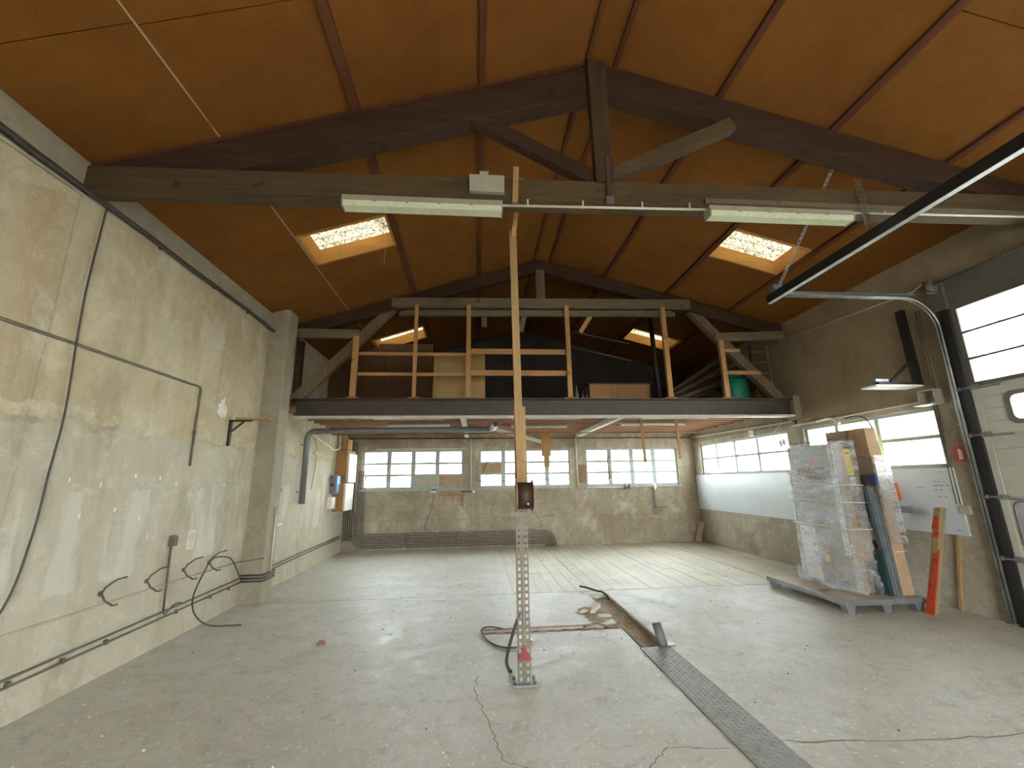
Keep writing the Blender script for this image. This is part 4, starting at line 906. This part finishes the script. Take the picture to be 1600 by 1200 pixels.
B(px - .10, px + .05, py - .05, py - .033, 1.30, 1.335).build('clamp_bar', M['steel'], pr)
B(px - .05, px + .055, py - .01, py + .03, 1.30, 2.27).build('timber_plank', M['wood_prop'], pr, bev=.004)
MB().beam((px - .005, py - .035, 1.62), (px - .035, py - .035, 4.07), .07, .045, up=(0, 1, 0)).build('timber_plank', M['wood_prop'], pr, bev=.004)
for z in (1.72, 2.15, 2.7, 3.3, 3.62, 4.0):
    f_ = (z - 1.62) / 2.45
    for k in (-1, 1): MB().tube([(px - .005 - .03 * f_ + k * .018, py - .059, z + .012 * k), (px - .005 - .03 * f_ + k * .018, py - .068, z + .012 * k)], .006, 6).build('screw', M['galv'], pr)
MB().beam((px - .035, py - .06, 4.0), (px + .03, 3.53, 4.46), .045, .03).build('top_batten', M['wood_new'], pr)
tag(MB().beam((.335, 3.27, 4.0), (.35, 3.27, 4.36), .05, .025, up=(0, 1, 0)).build('tie_batten', M['wood_prop'], None), 'short pale batten nailed upright to the near tie beam', 'batten')
rl = T('cable_reel', 'brown round reel strapped to the prop below eye level', 'reel', (.41, 3.76, 1.34))
MB().tube([(.35, 3.72, 1.475), (.475, 3.72, 1.475)], .112, 28).build('winding', M['reel'], rl)
for x in (.338, .477): MB().tube([(x, 3.72, 1.475), (x + .008, 3.72, 1.475)], .127, 28).build('flange', M['wood_prop'], rl)
MB().tube([(.43, 3.605, 1.41), (.43, 3.612, 1.41)], .007, 8).build('screw', M['galv'], rl)
MB().tube(smooth([(.46, 3.76, 1.36), (.54, 3.78, 1.28), (.56, 3.78, 1.22), (.5, 3.8, 1.2), (.45, 3.82, 1.19)]), .004, 6).build('wire_end', M['brick'], rl)
tag(MB().prism([(.335, .185), (.455, .185), (.395, .295)], 'y', 3.797, 3.803).build('warning_triangle', M['red'], None), 'dark red metal triangle fixed to the foot of the prop', 'sign')
tag(MB().tube(smooth([(.37, 3.86, .52), (.33, 3.88, .42), (.28, 3.92, .25), (.26, 3.98, .12), (.29, 4.05, .02), (.31, 4.06, .014)]), .013, 8).build('thick_cable_end', M['cable'], None), 'thick grey cable end hanging beside the prop foot', 'cable')
tag(MB().tube(smooth([(.30, 5.12, .015), (.15, 5.2, .015), (.06, 5.1, .015), (.12, 4.8, .012), (.24, 4.62, .012), (.36, 4.58, .012), (.5, 4.6, .012)]), .008, 6).build('floor_cable', M['cable'], None), 'dark thin cable curling on the floor behind the prop', 'cable')
fcp = T('floor_socket', 'small white and black fitting on the floor by the side trench', 'fitting', (.5, 4.95, 0))
B(.5, .58, 4.72, 4.80, 0, .025).build('body', M['white_box'], fcp); B(.5, .57, 4.715, 4.72, .004, .02).build('slot', M['black'], fcp)

# ---------------------------------------------------------------- trench fittings
plate = T('trench_cover', 'long chequer plate steel cover over the floor trench', 'trench cover', (1.73, 2.9, 0))
mb = B(1.585, 1.885, 1.25, 4.43, .002, .010); mb.build('plate', M['plate'], plate)
lug = MB(); n_ = 0
for j in range(90):
    for i in range(8):
        x = 1.605 + .037 * i; y = 1.27 + .035 * j; a = PI / 4 if (i + j) % 2 else -PI / 4
        d = V(math.cos(a), math.sin(a), 0) * .017; p = V(-d.y, d.x, 0) * .32; c = V(x, y, .010); k = len(lug.v)
        lug.v += [c - d, c - p, c + d, c + p, c + V(0, 0, .0045)]
        for q in range(4): lug.face([k + q, k + (q + 1) % 4, k + 4])
o = lug.build('tread_lug', M['plate'], plate); o['kind'] = 'stuff'
po = T('pipe_stub', 'grey plastic pipe stub sticking up at the trench cover', 'pipe', (1.83, 4.5, 0))
MB().tube([(1.83, 4.46, .0), (1.80, 4.52, .19)], .045, 18).build('pipe', M['pvc'], po); MB().tube([(1.7985, 4.523, .188), (1.798, 4.524, .192)], .037, 18).build('bore', M['black'], po); B(1.86, 1.94, 4.42, 4.5, .011, .02).build('tab', M['galv'], po)
tag(MB().tube(smooth([(1.55, 6.72, .05), (1.65, 6.6, .045), (1.74, 6.5, .03), (1.80, 6.42, .03), (1.84, 6.3, .0), (1.83, 6.2, -.06)]), .013, 8).build('trench_cable', M['black'], None), 'black cable end rising out of the trench head', 'cable')
tb = T('trench_timber', 'pale timber edging strip along the trench side', 'timber', (1.86, 5.5, 0))
MB().beam((1.855, 6.42, .0), (1.855, 4.6, .0), .025, .02).build('strip', M['wood_batten'], tb); MB().beam((1.615, 5.0, -.005), (1.625, 4.45, -.005), .025, .025).build('strip', M['wood_batten'], tb)
tag(MB().beam((X2, 5.155, .0), (1.3, 5.165, .0), .012, .012).build('trench_strip', M['card2'], None), 'reddish strip lying along the side trench', 'strip')
tag(MB().tube(smooth([(1.2, 5.1, .0), (1.35, 5.14, .02), (1.5, 5.05, .0), (1.62, 5.12, .03), (1.72, 5.06, .0), (1.82, 5.1, .01)]), .010, 6).build('trench_hose', M['card2'], None), 'brown flexible conduit where the trenches meet', 'cable')
def chunk(c, s, m, name, label, cat, group, parent=None):
    mb = MB(); n = 7; mb.v = []
    for zi, k in ((0, 1), (.6, .95), (1, .5)):
        for i in range(n):
            a = 2 * PI * i / n; r = k * (1 + rnd.uniform(-.25, .2)); mb.v.append(V(c[0] + s[0] * r * math.cos(a), c[1] + s[1] * r * math.sin(a), c[2] + s[2] * zi * (1 + rnd.uniform(-.2, .2) * (zi > 0))))
    for j in range(2):
        for i in range(n): mb.face([j * n + i, j * n + (i + 1) % n, (j + 1) * n + (i + 1) % n, (j + 1) * n + i])
    mb.face(list(range(2 * n, 3 * n))); mb.face(list(range(n))[::-1])
    return tag(mb.build(name, m, None), label, cat, group)
chunk((1.33, 5.60, 0), (.07, .05, .035), M['plaster'], 'plaster_chunk', 'blocky white plaster chunk lying left of the trench', 'rubble', 'plaster rubble by the trench')
o = MB().beam((1.40, 5.48, .04), (1.56, 5.75, .05), .05, .03).build('plaster_strip', M['plaster'], None); tag(o, 'long white plaster splinter lying by the trench', 'rubble', 'plaster rubble by the trench')
chunk((1.52, 5.42, 0), (.12, .055, .035), M['plaster'], 'plaster_chunk', 'wide flat plaster chunk at the trench edge', 'rubble', 'plaster rubble by the trench')
mb = MB().grid(28, 6, lambda u, v: (1.46 + .20 * v * math.cos(2 * PI * u) * (1 + .22 * math.sin(5 * 2 * PI * u) + .15 * math.sin(22 * PI * u)), 5.55 + .30 * v * math.sin(2 * PI * u) * (1 + .2 * math.sin(6 * PI * u + 1)), .001 + .028 * (1 - v * v) * (1 + .3 * math.sin(17 * u + 9 * v)))); tag(mb.build('sand_rubble', M['trench'], None), 'heap of sandy rubble beside the trench', 'rubble', kind='stuff')
chunk((-1.57, 4.95, 0), (.05, .03, .03), M['brick'], 'brick_chip', 'reddish brick chip alone on the open floor', 'rubble', None)
mb = MB()
for i in range(420):
    x = rnd.uniform(-3.0, 5.6); y = rnd.uniform(2.2, 10.8)
    if 1.5 < x < 2 and 1 < y < 6.6: continue
    s = rnd.uniform(.004, .014) * (1 if y < 6 else 1.3); k = len(mb.v); a = rnd.uniform(0, 6)
    mb.v += [V(x + s * math.cos(a + 2.1 * q), y + s * math.sin(a + 2.1 * q), .0) for q in range(3)] + [V(x, y, s * .8)]
    for q in range(3): mb.face([k + q, k + (q + 1) % 3, k + 3])
tag(mb.build('white_chips', M['plaster'], None), 'scattered white plaster chips over the floor', 'debris', kind='stuff')
mb = MB()
for i in range(140):
    x = rnd.uniform(-3.0, 5.6); y = rnd.uniform(2.2, 10.5); 
    if 1.5 < x < 2 and 1 < y < 6.6: continue
    s = rnd.uniform(.006, .016); k = len(mb.v); a = rnd.uniform(0, 6)
    mb.v += [V(x + s * math.cos(a + 2.1 * q), y + s * math.sin(a + 2.1 * q), .0) for q in range(3)] + [V(x, y, s * .8)]
    for q in range(3): mb.face([k + q, k + (q + 1) % 3, k + 3])
tag(mb.build('dark_crumbs', M['crack'], None), 'scattered dark crumbs over the floor', 'debris', kind='stuff')
mb = MB(); rr_ = [(.15 * math.cos(2 * PI * i / 24) * 1.0 + 1.25, .12 * math.sin(2 * PI * i / 24) + 4.88) for i in range(25)]
strip_mesh(rr_, .006).build('round_patch', M['crack'], floor)

# ---------------------------------------------------------------- pallet and packages
pa = T('pallet', 'grey steel framed pallet carrying wrapped packages', 'pallet', (4.9, 5.8, 0))
B(4.38, 5.36, 5.13, 6.47, .115, .15).build('deck', M['pallet'], pa)
for bx in ((4.35, 5.39, 5.10, 5.13, .09, .152), (4.35, 5.39, 6.47, 6.50, .09, .152), (4.35, 4.38, 5.13, 6.47, .09, .152), (5.36, 5.39, 5.13, 6.47, .09, .152)): B(*bx).build('edge_rail', M['pallet_metal'], pa, bev=.004)
for x in (4.37, 4.83, 5.26):
    for y in (5.12, 6.38):
        MB().prism([(x, .09), (x + .12, .09), (x + .10, 0), (x + .02, 0)][::-1], 'y', y, y + .1).build('leg', M['pallet_metal'], pa)
zt = .152
pk = T('wrapped_package', 'tall stack of flat cartons wrapped in clear film on the pallet', 'package', (4.8, 5.8, zt))
B(4.74, 4.83, 5.33, 6.16, zt, 2.02).build('panel_carton', M['grey_box'], pk, bev=.006)
B(4.83, 4.93, 5.36, 6.12, zt, 2.02).build('white_carton', M['card'], pk, bev=.006)
B(4.93, 5.03, 5.38, 6.1, zt, 1.98).build('flat_carton', M['card2'], pk, bev=.006)
B(4.725, 4.739, 5.325, 5.40, .6, 2.0).build('edge_guard', M['white_box'], pk)
B(4.725, 4.739, 5.5, 6.0, 1.55, 1.72).build('brown_sleeve', M['card2'], pk)
B(4.728, 4.739, 5.85, 6.12, .17, .9).build('white_sleeve', M['white_box'], pk)
B(4.728, 4.739, 5.62, 5.8, .2, .7).build('brown_sleeve', M['card2'], pk)
B(4.715, 4.724, 5.66, 5.72, .48, .56).build('yellow_spot', M['yellow'], pk)
B(4.735, 4.739, 5.66, 5.78, 1.76, 1.82).build('red_label', M['sign_red'], pk)
B(4.74, 5.02, 5.31, 5.329, .55, .95).build('carton_sleeve', M['card'], pk)
B(4.93, 5.02, 5.365, 5.37, 1.60, 1.95).build('yellow_label', M['yellow'], pk); B(4.935, 5.0, 5.362, 5.366, 1.88, 1.9).build('label_bar', M['ink'], pk); B(4.95, 5.03, 5.366, 5.374, 1.47, 1.58).build('white_label', M['white_box'], pk)
def film_box(x0, x1, y0, y1, z0, z1, seed, r=.05, a=.012):
    rn = random.Random(seed); ph = [rn.uniform(0, 6) for _ in range(9)]
    per = 2 * (x1 - x0 + y1 - y0)
    def f(u, v):
        s = (u % 1) * per; w_, d_ = x1 - x0, y1 - y0
        if s < d_: x, y, nx, ny = x0, y1 - s, -1, 0
        elif s < d_ + w_: x, y, nx, ny = x0 + s - d_, y0, 0, -1
        elif s < 2 * d_ + w_: x, y, nx, ny = x1, y0 + s - d_ - w_, 1, 0
        else: x, y, nx, ny = x1 - (s - 2 * d_ - w_), y1, 0, 1
        z = z0 + (z1 - z0) * v
        q = a * (math.sin(41 * z + 3 * s + ph[0]) * .35 + math.sin(17 * z - 5 * s + ph[1]) * .5 + math.sin(67 * z + 9 * math.sin(3 * s + ph[2])) * .3 + .6 * math.sin(5 * s + ph[3]))
        q += .03 * max(0, 1 - v * 14)
        return (x + nx * q, y + ny * q, z)
    return MB().grid(110, 120, f)
film_box(4.705, 5.045, 5.30, 6.19, zt + .005, 2.05, 3).build('film_wrap', M['film'], pk)
MB().grid(10, 14, lambda u, v: (4.70 + .35 * u, 5.30 + .9 * v, 2.05 + .035 * math.sin(PI * u) + .012 * math.sin(23 * v + 8 * u))).build('film_top', M['film'], pk)
MB().tube(smooth([(4.71, 6.25, zt + .03), (4.70, 6.0, zt + .035), (4.69, 5.6, zt + .03), (4.70, 5.3, zt + .045), (4.8, 5.27, zt + .04)]), .03, 8).build('film_roll_edge', M['film'], pk)
for (x, y, z, r) in ((4.72, 6.24, 2.1, .03), (4.76, 6.22, 2.12, .03), (4.72, 6.26, .26, .04), (4.99, 5.27, .25, .05), (4.82, 5.26, .26, .035)):
    MB().grid(10, 8, lambda u, v: (x + r * .8 * math.cos(2 * PI * u) * math.sin(PI * v), y + r * .8 * math.sin(2 * PI * u) * math.sin(PI * v), z + r * 1.9 * math.cos(PI * v))).build('film_knot', M['white_box'] if z > 1 else M['film'], pk)
for z in (.95, 1.28, 1.5):
    MB().tube([(5.05, 6.2, z), (4.695, 6.2, z), (4.69, 5.29, z - .02), (5.05, 5.28, z - .03)], .006, 6).build('strap', M['white_pipe'], pk)
# dark green profile bundle
gp = T('profile_bundle', 'bundle of blue grey metal profiles with a blue tape band', 'profiles', (5.12, 5.4, zt))
B(5.055, 5.085, 5.215, 5.5, zt, .68).build('green_profile', M['green_profile'], gp)
for i, x in enumerate((5.095, 5.135, 5.175)):
    MB().hexa([(x, 5.20, zt), (x + .032, 5.20, zt), (x + .032, 5.26, zt), (x, 5.26, zt), (x - .035, 5.25, 1.5 - .06 * i), (x - .005, 5.25, 1.5 - .06 * i), (x - .005, 5.31, 1.5 - .06 * i), (x - .035, 5.31, 1.5 - .06 * i)]).build('profile', M['grey_profile'] if i != 1 else M['galv'], gp)
B(5.05, 5.2, 5.235, 5.32, 1.46, 1.60).build('dark_cap', M['rail_dark'], gp); B(5.165, 5.205, 5.225, 5.33, 1.46, 1.61).build('tape_band', M['blue_tape'], gp)
# second wrapped carton, taller
ct = T('tall_carton', 'tall narrow carton part wrapped in film leaning to the wall', 'carton', (5.3, 5.4, zt))
def lean(mb, x0, x1, y0, y1, z0, z1, dx, dy): return mb.hexa([(x0, y0, z0), (x1, y0, z0), (x1, y1, z0), (x0, y1, z0), (x0 + dx, y0 + dy, z1), (x1 + dx, y0 + dy, z1), (x1 + dx, y1 + dy, z1), (x0 + dx, y1 + dy, z1)])
lean(MB(), 5.21, 5.37, 5.2, 5.85, zt, 2.22, -.03, .05).build('carton', M['card'], ct, bev=.006)
lean(MB(), 5.185, 5.40, 5.17, 5.9, .75, 1.85, -.0, .03).build('film_wrap', M['film'], ct)
MB().tube([(5.19, 5.18, .66), (5.40, 5.18, .67), (5.41, 5.9, .66)], .008, 6).build('strap', M['white_pipe'], ct)
tag(lean(MB(), 5.05, 5.19, 5.45, 5.5, 1.0, 2.2, .08, .0).build('card_sheet', M['card2'], None), 'brown cardboard sheet standing behind the yellow labelled carton', 'cardboard')
tag(lean(MB(), 5.372, 5.388, 5.25, 5.8, zt, .75, -.02, .0).build('card_offcut', M['card2'], None), 'short cardboard offcut leaning on the pallet end', 'cardboard')
tag(MB().hexa([(5.70, 5.62, 1.68), (5.70, 6.3, 1.68), (5.73, 6.3, 1.68), (5.73, 5.62, 1.68), (5.76, 5.78, 2.22), (5.76, 6.3, 2.22), (5.79, 6.3, 2.22), (5.79, 5.78, 2.22)]).build('fibreboard_panel', M['fiberboard'], None), 'tan fibreboard panel standing against the window behind the cartons', 'board')
tag(B(4.45, 4.56, 5.5, 5.6, .152, .165).build('wood_offcut', M['brick'], None), 'small dark offcut lying on the pallet deck', 'offcut')
# timber post with orange tape
ps = T('timber_post', 'square timber post with orange tape leaning at the white board', 'post', (5.32, 5.0, 0))
lean(MB(), 5.285, 5.365, 4.96, 5.04, 0, 1.20, .30, -.10).build('post', M['post_wood'], ps, bev=.006)
def tape(z0, z1, ya, yb, yc, yd):
    f = lambda z: 5.285 + .30 * z / 1.2; g_ = lambda z: -.0833 * z; e = .006
    MB().hexa([(f(z0) - e, ya + g_(z0), z0), (f(z0) + .001, ya + g_(z0), z0), (f(z0) + .001, yb + g_(z0), z0), (f(z0) - e, yb + g_(z0), z0),
               (f(z1) - e, yc + g_(z1), z1), (f(z1) + .001, yc + g_(z1), z1), (f(z1) + .001, yd + g_(z1), z1), (f(z1) - e, yd + g_(z1), z1)]).build('tape', M['red_tape'], ps)
tape(.004, .68, 4.955, 5.045, 4.962, 5.0); tape(.86, .93, 4.96, 5.035, 4.96, 5.01); tape(.95, 1.1, 4.965, 5.04, 4.975, 5.03)
lean(MB(), 5.283, 5.30, 4.945, 4.96, .004, .72, .18, -.06).build('tape', M['red_tape'], ps)
# small things on the roof: hanging twine
tag(MB().tube([(-1.28, 5.5, 4.86), (-1.29, 5.5, 4.55)], .004, 5).build('twine', M['wood_batten'], None), 'thin twine hanging from the skylight frame corner', 'twine')
tag(MB().tube(arc((0.0, 5.15), .035, 0, 330, 12, 'xz', 4.9), .006, 6).build('ring_hook', M['galv'], None), 'small metal ring hook on the ceiling purlin', 'hook')

# ---------------------------------------------------------------- outside
g = struct('ground', B(-60, 70, -60, 80, -.5, -.36), M['tarmac'])
cn = T('canopy', 'corrugated translucent canopy over the yard outside the door', 'canopy', (8, 3, 4.0))
MB().grid(2, 150, lambda u, v: (6.15 + 3.4 * u, -1 + 8 * v, 4.02 + .33 * u + .03 * math.sin(2 * PI * 8 * v / .18))).build('corrugated_sheet', M['canopy'], cn)
for x in (6.3, 9.4): B(x, x + .08, -1, 7, 3.92 + .097 * (x - 6.15) - .09, 3.97 + .097 * (x - 6.15)).build('purlin', M['frame_paint'], cn)
MB().beam((6.2, 4.3, 3.95), (9.5, 4.9, 4.28), .06, .06).build('brace', M['galv'], cn)
for x, y in ((9.45, 6.9), (9.45, -.9)): B(x - .05, x + .05, y - .05, y + .05, -.36, 4.2).build('post', M['galv'], cn)
tree = T('tree', 'pale green tree standing outside beyond the yard', 'tree', (24, 22, -.36))
MB().tube([(24, 22, -.36), (24.1, 22, 2.2)], .2, 10).build('trunk', M['wood_greyz'], tree)
mb = MB()
for i in range(1800):
    th = rnd.uniform(0, 2 * PI); ph = math.acos(rnd.uniform(-1, 1)); r = rnd.uniform(.5, 1)
    c = V(24 + 3 * r * math.sin(ph) * math.cos(th), 22 + 3 * r * math.sin(ph) * math.sin(th), 3.0 + 2.1 * r * math.cos(ph))
    a = V(rnd.gauss(0, 1), rnd.gauss(0, 1), rnd.gauss(0, 1)).normalized() * .22; b = a.cross(V(rnd.gauss(0, 1), rnd.gauss(0, 1), 1)).normalized() * .16
    k = len(mb.v); mb.v += [c - a, c - b, c + a, c + b]; mb.face([k, k + 1, k + 2, k + 3])
o = mb.build('foliage', M['leaf'], tree); o['kind'] = 'stuff'
